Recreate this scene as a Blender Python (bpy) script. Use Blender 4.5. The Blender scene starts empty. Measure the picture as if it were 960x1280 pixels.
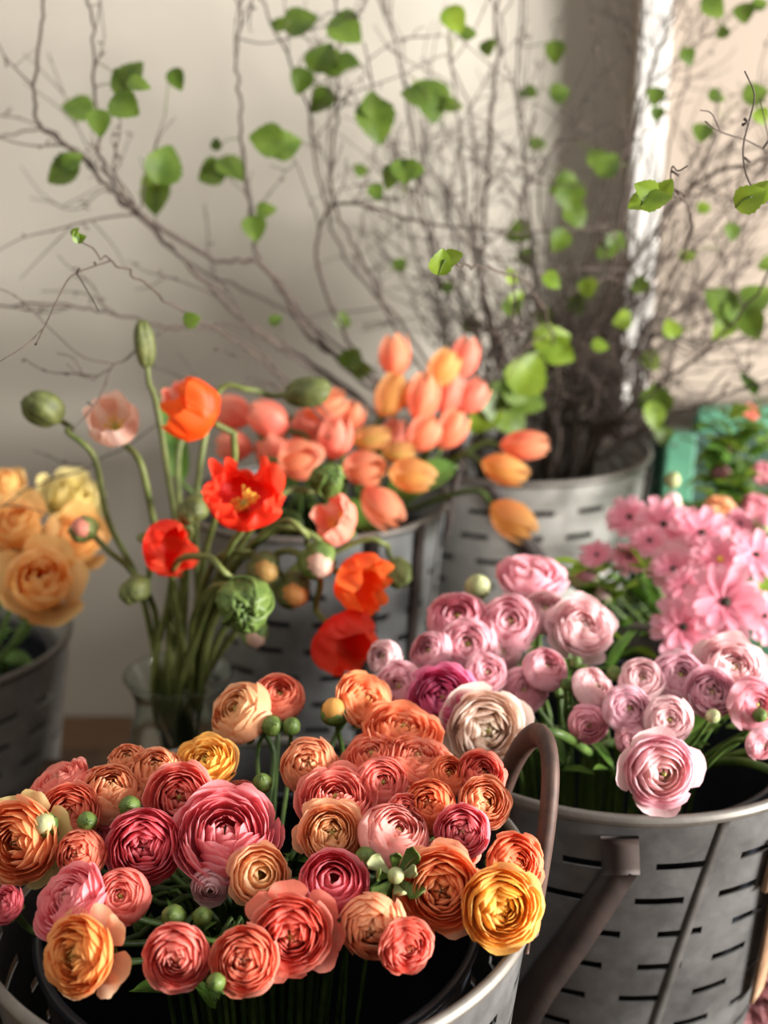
import bpy, math, random
import numpy as np
from mathutils import Vector
sc = bpy.context.scene
C = sc.collection
PI = math.pi

# ------------------------------------------------------------------ camera geometry
F, TH, HC = 1500.0, math.radians(17.6), 1.03
FW = np.array([0, math.cos(TH), -math.sin(TH)]); UP = np.array([0, math.sin(TH), math.cos(TH)]); RT = np.array([1.0, 0, 0])
CAM = np.array([0, 0, HC])

def ray(px, py):
    return RT*((px-480)/F) - UP*((py-640)/F) + FW
def atY(px, py, Y):
    d = ray(px, py); return CAM + d*(Y/d[1])
def atplane(px, py, z0, Y0, s):
    d = ray(px, py); t = (z0 - s*Y0 - HC)/(d[2] - s*d[1]); return CAM + d*t
def depth(p):
    return float(np.dot(np.asarray(p)-CAM, FW))
def pxlen(p, r):
    return r/F*depth(p)
def face(nx, ny):
    k = nx*nx + ny*ny
    if k > .98:
        f = math.sqrt(.98/k); nx *= f; ny *= f; k = .98
    n = RT*nx - UP*ny - FW*math.sqrt(1-k)
    return n/np.linalg.norm(n)

# ------------------------------------------------------------------ materials
def lin(c):
    return tuple(((v/255)/12.92 if v/255 <= .04045 else ((v/255+.055)/1.055)**2.4) for v in c) + (1,)
class NT:
    def __init__(s, name):
        s.m = bpy.data.materials.new(name); s.m.use_nodes = True
        s.t = s.m.node_tree; s.t.nodes.clear()
        s.out = s.n('ShaderNodeOutputMaterial')
    def n(s, typ, **kw):
        o = s.t.nodes.new(typ)
        for k, v in kw.items(): setattr(o, k, v)
        return o
    def l(s, a, b): s.t.links.new(a, b)
    def mix(s, fac, a, b, blend='MIX'):
        o = s.n('ShaderNodeMix', data_type='RGBA', blend_type=blend)
        for sock, v in ((o.inputs[0], fac), (o.inputs[6], a), (o.inputs[7], b)):
            if hasattr(v, 'is_linked'): s.l(v, sock)
            else: sock.default_value = v
        return o.outputs[2]
    def ramp(s, fac, stops):
        o = s.n('ShaderNodeValToRGB'); e = o.color_ramp.elements
        while len(e) < len(stops): e.new(.5)
        for q, (p, c) in zip(e, stops): q.position = p; q.color = c
        s.l(fac, o.inputs[0]); return o.outputs[0]
    def noise(s, scale, detail=4, vec=None, rough=.55):
        o = s.n('ShaderNodeTexNoise'); o.inputs['Scale'].default_value = scale; o.inputs['Detail'].default_value = detail
        o.inputs['Roughness'].default_value = rough
        if vec is None:
            vec = s.n('ShaderNodeTexCoord').outputs['Object']
        s.l(vec, o.inputs['Vector']); return o.outputs[0]
    def bsdf(s, col, rough=.5, metal=0, spec=.5, bump=None, bstr=.2, bdist=.002):
        b = s.n('ShaderNodeBsdfPrincipled')
        if hasattr(col, 'is_linked'): s.l(col, b.inputs['Base Color'])
        else: b.inputs['Base Color'].default_value = col
        if hasattr(rough, 'is_linked'): s.l(rough, b.inputs['Roughness'])
        else: b.inputs['Roughness'].default_value = rough
        b.inputs['Metallic'].default_value = metal
        b.inputs['Specular IOR Level'].default_value = spec
        if bump is not None:
            k = s.n('ShaderNodeBump'); k.inputs['Strength'].default_value = bstr; k.inputs['Distance'].default_value = bdist
            s.l(bump, k.inputs['Height']); s.l(k.outputs[0], b.inputs['Normal'])
        return b
    def done(s, sh):
        s.l(sh, s.out.inputs[0]); return s.m

def petal_mat(name, c_in, c_mid, c_out, c_edge, trans=.5, streak=.14, edge_at=.82, lighten=.20, uedge=False):
    """petal colour runs with the petal's place in the flower (t), along it (v) and across it (u)"""
    k = NT(name)
    at = k.n('ShaderNodeAttribute', attribute_name='puv')
    sep = k.n('ShaderNodeSeparateXYZ'); k.l(at.outputs['Vector'], sep.inputs[0])
    li = lambda c: lin(tuple(q+(255-q)*lighten for q in c))
    base = k.ramp(sep.outputs[2], [(0, li(c_in)), (.22, li(c_mid)), (1, li(c_out))])
    ed = k.ramp(sep.outputs[1], [(edge_at-.25, (0, 0, 0, 1)), (1, (.75, .75, .75, 1))])
    if uedge:
        ab = k.n('ShaderNodeMath', operation='ABSOLUTE'); k.l(sep.outputs[0], ab.inputs[0])
        eu = k.ramp(ab.outputs[0], [(.55, (0, 0, 0, 1)), (1, (.9, .9, .9, 1))]); ed = k.mix(1.0, ed, eu, 'LIGHTEN')
    col = k.mix(ed, base, lin(c_edge))
    mp = k.n('ShaderNodeMapping'); mp.inputs['Scale'].default_value = (9, 1.3, 37)
    k.l(at.outputs['Vector'], mp.inputs[0])
    nz = k.noise(1.0, 5, mp.outputs[0], .6)
    st = k.ramp(nz, [(.35, (.80, .76, .74, 1)), (.62, (1, 1, 1, 1))])
    col = k.mix(streak*2.2, col, st, 'MULTIPLY')
    p = k.bsdf(col, .48, 0, .35, nz, .25, .0012)
    gm = k.n('ShaderNodeGamma'); gm.inputs[1].default_value = .72; k.l(col, gm.inputs[0])
    tr = k.n('ShaderNodeBsdfTranslucent'); k.l(gm.outputs[0], tr.inputs[0])
    mx = k.n('ShaderNodeMixShader'); mx.inputs[0].default_value = trans
    k.l(p.outputs[0], mx.inputs[1]); k.l(tr.outputs[0], mx.inputs[2])
    return k.done(mx.outputs[0])

def plain(name, c1, c2, rough=.5, scale=30, metal=0, bump=.15, spec=.4, trans=0, stretch=None):
    k = NT(name)
    vec = None
    if stretch:
        mp = k.n('ShaderNodeMapping'); mp.inputs['Scale'].default_value = stretch
        k.l(k.n('ShaderNodeTexCoord').outputs['Object'], mp.inputs[0]); vec = mp.outputs[0]
    nz = k.noise(scale, 5, vec)
    col = k.ramp(nz, [(.3, lin(c1)), (.7, lin(c2))])
    b = k.bsdf(col, rough, metal, spec, nz, bump, .002)
    if trans:
        tr = k.n('ShaderNodeBsdfTranslucent'); k.l(col, tr.inputs[0])
        mx = k.n('ShaderNodeMixShader'); mx.inputs[0].default_value = trans
        k.l(b.outputs[0], mx.inputs[1]); k.l(tr.outputs[0], mx.inputs[2])
        return k.done(mx.outputs[0])
    return k.done(b.outputs[0])

M = {}
M['stem'] = plain('stem_green', (54, 78, 31), (90, 115, 50), .5, 60)
M['stem_shaded'] = plain('stem_green_shaded', (42, 62, 27), (70, 92, 41), .5, 60)  # shaded copy of the stem green, front bucket's shade put into the colour
M['stem_dark'] = plain('stem_olive', (78, 90, 42), (116, 124, 66), .55, 60)
M['sepal'] = plain('sepal_green', (66, 92, 36), (110, 130, 62), .5, 90, trans=.12)
M['sepal_olive'] = plain('bud_olive', (66, 74, 36), (104, 110, 58), .6, 120)
M['sepal_pale'] = plain('bud_pale', (150, 160, 104), (196, 196, 150), .5, 70, trans=.2)
M['eye_green'] = plain('eye_green', (110, 122, 48), (176, 170, 84), .6, 300, bump=.5)
M['eye_dark'] = plain('eye_dark', (34, 30, 22), (64, 52, 34), .7, 400, bump=.5)
M['eye_yellow'] = plain('eye_yellow', (214, 170, 40), (240, 206, 90), .7, 400, bump=.5)
M['leaf'] = plain('leaf_green', (64, 100, 36), (104, 142, 54), .45, 40, trans=.3)
M['leaf_lime'] = plain('leaf_lime', (104, 134, 32), (142, 166, 54), .45, 40, trans=.42)
M['leaf_birch'] = plain('leaf_birch', (72, 98, 30), (108, 132, 46), .45, 40, trans=.38)
M['bark'] = plain('birch_bark', (52, 43, 38), (88, 75, 66), .75, 80, bump=.4)
M['bark_grey'] = plain('twig_bark', (84, 70, 62), (124, 106, 94), .75, 80, bump=.4)
M['black_plastic'] = plain('black_plastic', (20, 22, 27), (30, 33, 40), .38, 20, bump=.05)
M['rust'] = plain('rusty_iron', (54, 40, 36), (92, 68, 58), .6, 45, metal=.25, bump=.35)
M['rust_tan'] = plain('tan_rust', (128, 98, 74), (168, 134, 104), .65, 35, metal=.15, bump=.35)
M['rust_dark'] = plain('dark_iron', (40, 33, 31), (60, 48, 43), .65, 35, metal=.2, bump=.3)
M['green_shaded'] = plain('green_paint_shaded', (30, 54, 46), (44, 72, 62), .5, 12, bump=.1)  # shaded copy of the chair's green paint, shade put into the colour
M['green_paint'] = plain('green_paint', (58, 108, 84), (84, 138, 110), .45, 12, bump=.1)
M['crate_wood'] = plain('crate_wood', (58, 42, 30), (88, 66, 48), .6, 9, stretch=(2, 14, 14), bump=.2)

def galv(name, dark, light):
    k = NT(name)
    tc = k.n('ShaderNodeTexCoord').outputs['Object']
    vo = k.n('ShaderNodeTexVoronoi'); vo.inputs['Scale'].default_value = 42; k.l(tc, vo.inputs['Vector'])
    n1 = k.noise(16, 6, tc, .65); n2 = k.noise(4, 3, tc)
    a = k.mix(.10, n1, vo.outputs['Color'])
    bw = k.n('ShaderNodeRGBToBW'); k.l(a, bw.inputs[0])
    col = k.ramp(bw.outputs[0], [(.3, lin(dark)), (.7, lin(light))])
    blot = k.ramp(n2, [(.56, (1, 1, 1, 1)), (.74, (.66, .57, .5, 1))])
    col = k.mix(.8, col, blot, 'MULTIPLY')
    ro = k.ramp(n1, [(.3, (.4, .4, .4, 1)), (.7, (.62, .62, .62, 1))])
    return k.done(k.bsdf(col, ro, .55, .5, n1, .12, .002).outputs[0])
M['galv'] = galv('galvanised_steel', (72, 72, 72), (110, 110, 109))
M['galv_lit'] = galv('galvanised_steel_lit', (142, 140, 134), (184, 182, 176))  # lit copy of the steel, light on the bucket put into the colour
M['galv_half_lit'] = galv('galvanised_steel_half_lit', (112, 114, 114), (154, 156, 156))  # same steel partly brightened, light on its side put into the colour
M['galv_rim'] = galv('galvanised_rim', (88, 85, 80), (124, 119, 112))
M['galv_seam'] = galv('galvanised_seam', (62, 61, 59), (94, 92, 90))

def wall_mat(name, a, b):
    k = NT(name)
    n1 = k.noise(1.1, 3); n2 = k.noise(120, 3)
    col = k.ramp(n1, [(.3, lin(a)), (.7, lin(b))])
    return k.done(k.bsdf(col, .85, 0, .2, n2, .06, .002).outputs[0])
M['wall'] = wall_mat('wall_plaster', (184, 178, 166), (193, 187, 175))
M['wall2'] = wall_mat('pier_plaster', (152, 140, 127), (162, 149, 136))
M['trim'] = wall_mat('white_trim', (206, 203, 198), (213, 211, 206))
def floor_mat():
    k = NT('floor_boards')
    tc = k.n('ShaderNodeTexCoord').outputs['Object']
    br = k.n('ShaderNodeTexBrick'); br.inputs['Scale'].default_value = 4
    br.inputs['Color1'].default_value = lin((104, 78, 56)); br.inputs['Color2'].default_value = lin((84, 60, 42))
    br.inputs['Mortar'].default_value = lin((30, 22, 16)); br.inputs['Mortar Size'].default_value = .008
    br.inputs['Brick Width'].default_value = 4; br.inputs['Row Height'].default_value = .5
    k.l(tc, br.inputs['Vector'])
    mp = k.n('ShaderNodeMapping'); mp.inputs['Scale'].default_value = (3, 40, 3); k.l(tc, mp.inputs[0])
    nz = k.noise(2, 6, mp.outputs[0])
    g = k.ramp(nz, [(.3, (.6, .6, .6, 1)), (.7, (1, 1, 1, 1))])
    col = k.mix(.8, br.outputs['Color'], g, 'MULTIPLY')
    return k.done(k.bsdf(col, .5, 0, .4, nz, .15, .002).outputs[0])
M['floor'] = floor_mat()
def glass_mat():
    k = NT('clear_glass'); g = k.n('ShaderNodeBsdfGlass')
    g.inputs['Color'].default_value = (.93, .97, .95, 1); g.inputs['Roughness'].default_value = .0; g.inputs['IOR'].default_value = 1.45
    return k.done(g.outputs[0])
M['glass'] = glass_mat()
def water_mat():
    k = NT('water'); g = k.n('ShaderNodeBsdfGlass')
    g.inputs['Color'].default_value = (.92, .96, .9, 1); g.inputs['IOR'].default_value = 1.33
    return k.done(g.outputs[0])
M['water'] = water_mat()

# petal colours:             inner            middle           outer            edge
P = {
 'coral':  petal_mat('petals_coral', (214, 130, 84), (242, 120, 88), (244, 126, 96), (252, 166, 134)),
 'coralpink': petal_mat('petals_coral_pink', (222, 112, 92), (240, 106, 100), (244, 120, 112), (254, 172, 154)),
 'hotpink': petal_mat('petals_hot_pink', (220, 96, 100), (240, 100, 122), (244, 118, 136), (254, 176, 178)),
 'deeppink': petal_mat('petals_deep_pink', (214, 84, 92), (230, 80, 100), (236, 96, 114), (246, 140, 148)),
 'peach':  petal_mat('petals_peach', (222, 170, 92), (246, 160, 104), (248, 152, 108), (254, 198, 154)),
 'peachy': petal_mat('petals_peach_yellow', (212, 170, 84), (246, 180, 112), (248, 166, 118), (254, 212, 162)),
 'orange': petal_mat('petals_orange', (224, 136, 64), (246, 136, 72), (248, 138, 82), (254, 184, 128)),
 'dkorange': petal_mat('petals_dark_orange', (216, 120, 62), (240, 120, 66), (240, 114, 70), (252, 160, 112)),
 'amber':  petal_mat('petals_amber', (178, 150, 60), (242, 154, 56), (242, 142, 66), (252, 184, 108)),
 'yellow': petal_mat('petals_golden', (230, 166, 56), (250, 184, 62), (250, 172, 74), (255, 214, 108)),
 'redcoral': petal_mat('petals_red_coral', (220, 150, 96), (228, 88, 76), (240, 126, 98), (246, 132, 112)),
 'salmon': petal_mat('petals_salmon_pink', (226, 150, 130), (244, 150, 140), (246, 160, 150), (252, 196, 186)),
 'cream':  petal_mat('petals_cream', (206, 196, 140), (244, 218, 196), (248, 222, 206), (252, 236, 224), streak=.1),
 'pink':   petal_mat('petals_pink', (214, 166, 140), (240, 156, 172), (242, 164, 182), (250, 200, 208), streak=.12, lighten=.46),
 'rosepink': petal_mat('petals_rose_pink', (220, 130, 140), (236, 130, 152), (240, 146, 166), (248, 182, 194), streak=.12, lighten=.46),
 'palepink': petal_mat('petals_pale_pink', (222, 180, 150), (242, 182, 184), (244, 192, 196), (250, 216, 218), streak=.1, lighten=.46),
 'lilac':  petal_mat('petals_lilac_pink', (216, 176, 140), (238, 168, 190), (240, 176, 196), (248, 206, 216), streak=.1, lighten=.46),
 'magenta': petal_mat('petals_magenta', (222, 110, 150), (228, 84, 148), (232, 100, 158), (242, 138, 180), streak=.12, lighten=.22),
 'spiral': petal_mat('petals_cream_to_pink', (196, 196, 136), (234, 206, 178), (242, 166, 186), (248, 190, 202), streak=.1, lighten=.46),
 'rose':   petal_mat('petals_apricot_rose', (250, 170, 64), (252, 180, 82), (252, 192, 100), (254, 216, 140), streak=.08, lighten=.20),
 'paleyellow': petal_mat('petals_pale_yellow', (226, 206, 110), (232, 214, 128), (234, 216, 136), (242, 228, 160), streak=.1, lighten=.10),
 'poppyred': petal_mat('petals_scarlet', (240, 110, 30), (240, 52, 26), (240, 44, 28), (250, 74, 44), streak=.2, lighten=0),
 'poppyorange': petal_mat('petals_bright_orange', (250, 170, 50), (250, 104, 26), (246, 88, 28), (252, 116, 48), streak=.2, lighten=0),
 'poppypeach': petal_mat('petals_pale_peach', (240, 208, 130), (246, 200, 176), (246, 192, 168), (250, 216, 200), streak=.1),
 'poppycoral': petal_mat('petals_salmon', (248, 190, 80), (248, 146, 112), (248, 138, 116), (252, 170, 148), streak=.12),
 'daisypink': petal_mat('petals_daisy_pink', (196, 110, 110), (240, 134, 158), (242, 150, 174), (248, 184, 198), streak=.12),
 'tulip':  petal_mat('petals_tulip_coral', (240, 170, 80), (244, 140, 96), (242, 118, 88), (254, 190, 146), streak=.12, lighten=.10, uedge=True),
 'tulippink': petal_mat('petals_tulip_pink', (240, 160, 96), (242, 130, 104), (240, 114, 96), (254, 178, 150), streak=.12, lighten=.10, uedge=True),
 'tulipyellow': petal_mat('petals_tulip_yellow', (206, 176, 80), (238, 178, 88), (244, 156, 84), (252, 200, 124), streak=.15, lighten=.10, uedge=True),
 'tulipgreen': petal_mat('petals_tulip_green', (150, 160, 70), (196, 176, 84), (220, 160, 92), (232, 172, 110), streak=.15, lighten=.10, uedge=True),
 'dusky':  petal_mat('petals_dusky_pink', (150, 84, 88), (176, 104, 110), (184, 116, 122), (204, 144, 146)),
}

# ------------------------------------------------------------------ mesh helpers
class MB:
    def __init__(s): s.V = []; s.F = []; s.A = []; s.n = 0
    def add(s, v, f, a=None):
        v = np.asarray(v, float)
        s.V.append(v); s.F += [tuple(int(i)+s.n for i in q) for q in f]
        s.A.append(np.zeros((len(v), 3)) if a is None else np.asarray(a, float)); s.n += len(v)
    def grid(s, P_, A_=None, closed=False):
        nu, nv = P_.shape[:2]; f = []
        for i in range(nu if closed else nu-1):
            j0 = i*nv; j1 = ((i+1) % nu)*nv
            for j in range(nv-1): f.append((j0+j, j1+j, j1+j+1, j0+j+1))
        s.add(P_.reshape(-1, 3), f, None if A_ is None else A_.reshape(-1, 3))
    def tube(s, pts, r0, r1=None, sides=7, cap=True):
        p = np.asarray(pts, float); n = len(p)
        rr = np.linspace(r0, r0 if r1 is None else r1, n) if np.isscalar(r0) else np.asarray(r0)
        t = np.gradient(p, axis=0); t /= np.linalg.norm(t, axis=1)[:, None]+1e-12
        ref = np.array([0, 0, 1.]) if abs(t[0][2]) < .9 else np.array([1., 0, 0])
        a = np.cross(t[0], ref); a /= np.linalg.norm(a)
        ang = np.arange(sides)*2*PI/sides; V = []
        for i in range(n):
            a = a - t[i]*np.dot(a, t[i]); a /= np.linalg.norm(a)+1e-12
            b = np.cross(t[i], a)
            V.append(p[i] + rr[i]*(np.cos(ang)[:, None]*a + np.sin(ang)[:, None]*b))
        V = np.concatenate(V); f = []
        for i in range(n-1):
            for j in range(sides):
                k = (j+1) % sides
                f.append((i*sides+j, i*sides+k, (i+1)*sides+k, (i+1)*sides+j))
        if cap: f += [tuple(range(sides))[::-1], tuple((n-1)*sides+j for j in range(sides))]
        s.add(V, f)
    def lathe(s, prof, c, N=48):
        prof = np.asarray(prof, float); a = np.arange(N)*2*PI/N
        G = np.zeros((N, len(prof), 3))
        G[..., 0] = c[0] + np.cos(a)[:, None]*prof[:, 0]; G[..., 1] = c[1] + np.sin(a)[:, None]*prof[:, 0]
        G[..., 2] = c[2] + prof[:, 1]
        s.grid(G, None, True)
    def box(s, lo, hi, bev=0.0):
        x0, y0, z0 = lo; x1, y1, z1 = hi
        s.add([(x0, y0, z0), (x1, y0, z0), (x1, y1, z0), (x0, y1, z0), (x0, y0, z1), (x1, y0, z1), (x1, y1, z1), (x0, y1, z1)],
              [(0, 3, 2, 1), (4, 5, 6, 7), (0, 1, 5, 4), (1, 2, 6, 5), (2, 3, 7, 6), (3, 0, 4, 7)])
    def blob(s, c, r, n=None, nu=14, nv=9, fn=None):
        """ellipsoid with radii r (3) along frame n"""
        th = np.linspace(0, PI, nv); ph = np.arange(nu)*2*PI/nu
        G = np.zeros((nu, nv, 3)); G[..., 0] = np.sin(th)[None]*np.cos(ph)[:, None]
        G[..., 1] = np.sin(th)[None]*np.sin(ph)[:, None]; G[..., 2] = np.cos(th)[None]*np.ones(nu)[:, None]
        if fn is not None: G = fn(G, ph[:, None], th[None])
        G = G*np.asarray(r)
        s.grid(orient(G, n) + np.asarray(c), np.zeros_like(G) + np.array([0, .45, .75]), True)
    def build(s, name, mat, parent=None, loc=(0, 0, 0), smooth=True, solid=0, bevel=0):
        V = np.concatenate(s.V) - np.asarray(loc); A = np.concatenate(s.A)
        me = bpy.data.meshes.new(name); me.from_pydata(V.tolist(), [], s.F)
        if np.any(A):
            at = me.attributes.new('puv', 'FLOAT_VECTOR', 'POINT'); at.data.foreach_set('vector', A.astype(np.float32).ravel())
        if smooth: me.polygons.foreach_set('use_smooth', [True]*len(me.polygons))
        me.update(); me.materials.append(mat)
        o = bpy.data.objects.new(name, me); C.objects.link(o)
        if parent is not None: o.parent = parent
        else: o.location = loc
        if solid:
            m = o.modifiers.new('thickness', 'SOLIDIFY'); m.thickness = solid; m.offset = 0
        if bevel:
            m = o.modifiers.new('edges', 'BEVEL'); m.width = bevel; m.segments = 2
        return o

def orient(G, n):
    if n is None: return G
    n = np.asarray(n, float); n = n/np.linalg.norm(n)
    ref = np.array([0, 0, 1.]) if abs(n[2]) < .95 else np.array([0, 1., 0])
    x = np.cross(ref, n); x /= np.linalg.norm(x); y = np.cross(n, x)
    return G[..., 0:1]*x + G[..., 1:2]*y + G[..., 2:3]*n

def smooth_path(pts, k=6):
    p = np.asarray(pts, float)
    if len(p) < 3: return np.array([p[0]*(1-t)+p[-1]*t for t in np.linspace(0, 1, k+1)])
    q = np.vstack([2*p[0]-p[1], p, 2*p[-1]-p[-2]]); out = []
    for i in range(1, len(q)-2):
        for t in np.arange(k)/k:
            a, b, c, d = q[i-1], q[i], q[i+1], q[i+2]
            out.append(.5*((2*b)+(-a+c)*t+(2*a-5*b+4*c-d)*t*t+(-a+3*b-3*c+d)*t**3))
    out.append(p[-1]); return np.array(out)

def thing(name, label, cat, loc, group=None):
    o = bpy.data.objects.new(name, None); o.empty_display_size = .02
    C.objects.link(o); o.location = tuple(float(v) for v in loc)
    o['label'] = label; o['category'] = cat
    if group: o['group'] = group
    return o
def tag(o, label, cat, group=None):
    o['label'] = label; o['category'] = cat
    if group: o['group'] = group
    return o
def struct(o): o['kind'] = 'structure'; return o

# ------------------------------------------------------------------ the room
b = MB(); b.box((-2.2, -1.2, -.06), (2.2, 2.3, 0)); struct(b.build('floor', M['floor'], smooth=False))
b = MB(); b.box((-2.2, 2.0, 0), (2.2, 2.12, 2.6)); struct(b.build('wall_back', M['wall'], smooth=False))
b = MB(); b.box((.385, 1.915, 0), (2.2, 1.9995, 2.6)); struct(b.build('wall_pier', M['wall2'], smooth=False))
b = MB(); b.box((.378, 1.898, 0), (.425, 1.9145, 2.6)); struct(b.build('trim_1', M['trim'], smooth=False, bevel=.003))
b = MB(); b.box((-2.32, -1.2, 0), (-2.2, 2.12, 2.6)); struct(b.build('wall_left', M['wall'], smooth=False))

# ------------------------------------------------------------------ buckets
def cone_pt(c, R, r0, H, az, z, off=0.0):
    r = r0 + (R-r0)*(z/H) + off
    return np.array([c[0]+r*math.cos(az), c[1]+r*math.sin(az), c[2]+z])

def ribbon(mb, pts, nrm, w, th):
    """flat bar along pts; nrm = outward normals"""
    p = smooth_path(pts, 5); nn = smooth_path(nrm, 5); nn /= np.linalg.norm(nn, axis=1)[:, None]
    t = np.gradient(p, axis=0); t /= np.linalg.norm(t, axis=1)[:, None]
    s = np.cross(t, nn); s /= np.linalg.norm(s, axis=1)[:, None]
    ws = np.linspace(*w, len(p))[:, None] if hasattr(w, '__len__') else w
    ring = [(-1, -1), (1, -1), (1, 1), (-1, 1)]
    G = np.stack([p + s*(a*ws/2) + nn*(q*th/2) for a, q in ring], 0)
    mb.grid(G, None, True)
    n = len(p); base = mb.n - 4*n
    mb.F += [tuple(base+i*n for i in range(4)), tuple(base+i*n+n-1 for i in (3, 2, 1, 0))]

def bucket(label, cx, cy, zr, R, r0, z0=0.0, seed=1, seam=None, periods=16, pitch=.037, lin_r=.9, lin_drop=.03, liner_label=None, lean=0.0, mat='galv'):
    rnd = random.Random(seed); H = zr - z0; c = (cx, cy, z0)
    root = thing('galvanised_bucket', label, 'bucket', c, None)
    cols = periods*16; ds = R*2*PI/cols
    zs = [0, .012]; z = .05; slot = []
    while z < H-.045:
        slot.append(len(zs)); zs += [z, z+.0078]; z += pitch
    zs += [H-.012, H]
    G = np.zeros((cols, len(zs), 3)); a = np.arange(cols)*2*PI/cols
    for j, z in enumerate(zs):
        r = r0+(R-r0)*(z/H)
        G[:, j, 0] = cx+r*np.cos(a); G[:, j, 1] = cy+r*np.sin(a); G[:, j, 2] = z0+z
    holes = set(); pat = [0, 4, 1, 5, 2, 6, 3, 7]
    for q, j in enumerate(slot):
        for i in range(cols):
            if (i + pat[q % 8]*2 + (q % 2)*5) % 16 < 9: holes.add((i, j))
    # slots get rounded ends: pull the outer corners together
    f = []; n = len(zs)
    for i in range(cols):
        k = (i+1) % cols
        for j in range(n-1):
            if (i, j) in holes: continue
            f.append((i*n+j, k*n+j, k*n+j+1, i*n+j+1))
    b = MB(); b.add(G.reshape(-1, 3), f); bo = b.build('body', M[mat], root, c, solid=.0016)
    es = bo.modifiers.new('crisp', 'EDGE_SPLIT'); es.split_angle = math.radians(30)
    b = MB(); b.lathe([(0.001, .004), (r0*.98, .004), (r0*.995, .012)], c, 64); b.build('base', M['galv'], root, c, solid=.0015)
    b = MB(); t = np.linspace(0, 2*PI, 11)
    b.lathe(np.stack([R+.004*np.cos(t)+.001, H-.002+.0055*np.sin(t)], 1), c, 96); b.build('rim', M['galv_rim'], root, c)
    if seam is not None:
        b = MB(); az = seam
        zz = np.linspace(.01, H-.008, 12); aa = [az-lean*(H-z) for z in zz]
        pts = [cone_pt(c, R, r0, H, a_, z, .0012) for a_, z in zip(aa, zz)]
        ribbon(b, pts, [np.array([math.cos(a_), math.sin(a_), .1]) for a_ in aa], .009, .0016); b.build('seam', M['galv_seam'], root, c)
    info = dict(root=root, c=c, R=R, r0=r0, H=H, top=zr, liner=None)
    if liner_label:
        rl = R*lin_r; hb = H-lin_drop
        l = thing('plastic_bucket', liner_label, 'bucket', (cx, cy, z0+.02))
        rb = min(r0*.9, rl*.8)
        b = MB(); b.lathe([(.001, .02), (rb, .02), (rb+(rl-rb)*.95, hb-.03), (rl, hb-.012), (rl, hb)], c, 64)
        b.build('body', M['black_plastic'], l, (cx, cy, z0+.02), solid=.002)
        b = MB(); b.lathe(np.stack([rl+.004*np.cos(t)+.002, hb+.0045*np.sin(t)], 1), c, 72)
        b.build('rim', M['black_plastic'], l, (cx, cy, z0+.02))
        info.update(liner=l, rl=rl, zl=z0+hb, rb=rb)
    return info

def strap(bk, az_z, w, mat, name='handle_strap', off=.004, th=.004):
    pts = [cone_pt(bk['c'], bk['R'], bk['r0'], bk['H'], a, z, off) for a, z in az_z]
    nr = [np.array([math.cos(a), math.sin(a), .15]) for a, z in az_z]
    b = MB(); ribbon(b, pts, nr, w, th); return b.build(name, mat, bk['root'], bk['c'], solid=0)

def arch_handle(bk, az0, az1, h, mat, w=.019, drop=.045, out=.006):
    H = bk['H']; pts = []; nr = []
    am = (az0+az1)/2
    for t in np.linspace(0, 1, 13):
        a = az0+(az1-az0)*(.5-.5*math.cos(PI*t)) ; z = H - drop + (h+drop)*math.sin(PI*t)**.85
        pts.append(cone_pt(bk['c'], bk['R'], bk['r0'], H, a, min(z, H), out) + np.array([.012*math.cos(am), .012*math.sin(am), 1])*np.array([max(0, z-H)/h]*2+[max(0, z-H)]))
        nr.append(np.array([math.cos(a), math.sin(a), 0.05]))
    b = MB(); p = smooth_path(pts, 3)
    # a rounded, slightly flat bar
    t = np.gradient(p, axis=0); t /= np.linalg.norm(t, axis=1)[:, None]
    nn = smooth_path(nr, 3); nn /= np.linalg.norm(nn, axis=1)[:, None]
    s = np.cross(t, nn); s /= np.linalg.norm(s, axis=1)[:, None]
    an = np.arange(12)*2*PI/12
    G = np.stack([p + s*(math.cos(q)*w*.5) + nn*(math.sin(q)*w*.36) for q in an], 0); b.grid(G, None, True)
    n = len(p); base = b.n-12*n
    b.F += [tuple(base+i*n for i in range(12)), tuple(base+i*n+n-1 for i in reversed(range(12)))]
    h_ = b.build('handle', mat, bk['root'], bk['c'])
    for a in (az0, az1):
        strap(bk, [(a, H-drop-.012), (a, H-drop+.01)], .022, mat, 'handle_plate', .004, .004).parent = h_
    return h_

B1 = bucket('galvanised slotted bucket in front, full of coral and orange ranunculus', -.092, .768, .507, .2, .145, seed=1, lin_r=.80, lin_drop=.035,
            liner_label='black plastic bucket set inside the front galvanised bucket')
arch_handle(B1, math.radians(-3), math.radians(27), .085, M['rust'])
arch_handle(B1, math.radians(174), math.radians(212), .078, M['rust'])
B2 = bucket('galvanised slotted bucket with a vertical seam, full of pale pink ranunculus', .216, 1.033, .511, .2, .118, seed=3, seam=math.radians(-73), lean=.7, lin_r=.80, lin_drop=.03,
            liner_label='black plastic bucket set inside the galvanised bucket of pink ranunculus')
B3 = bucket('galvanised slotted bucket holding the coral tulips, behind the poppies', -.09, 1.50, .575, .172, .115, seed=5, mat='galv_half_lit', seam=math.radians(-20), lin_r=.85, lin_drop=.05,
            liner_label='black plastic bucket set inside the tulips bucket')
B4 = bucket('large galvanised slotted bucket at the back holding the birch branches', .194, 1.745, .58, .2, .14, seed=7, mat='galv_lit', lin_r=.85, lin_drop=.10,
            liner_label='black plastic bucket set inside the birch branch bucket')
B0 = bucket('galvanised slotted bucket at the left edge holding apricot roses', -.60, 1.42, .41, .19, .13, seed=9, mat='galv_lit', lin_r=.85, lin_drop=.04,
            liner_label='black plastic bucket set inside the apricot rose bucket')
def azr(d): return math.radians(d)
H2 = B2['H']
strap(B2, [(azr(-97), H2-.055), (azr(-98), H2-.018)], .030, M['rust_dark'], 'handle_plate', .004, .006)
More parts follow.
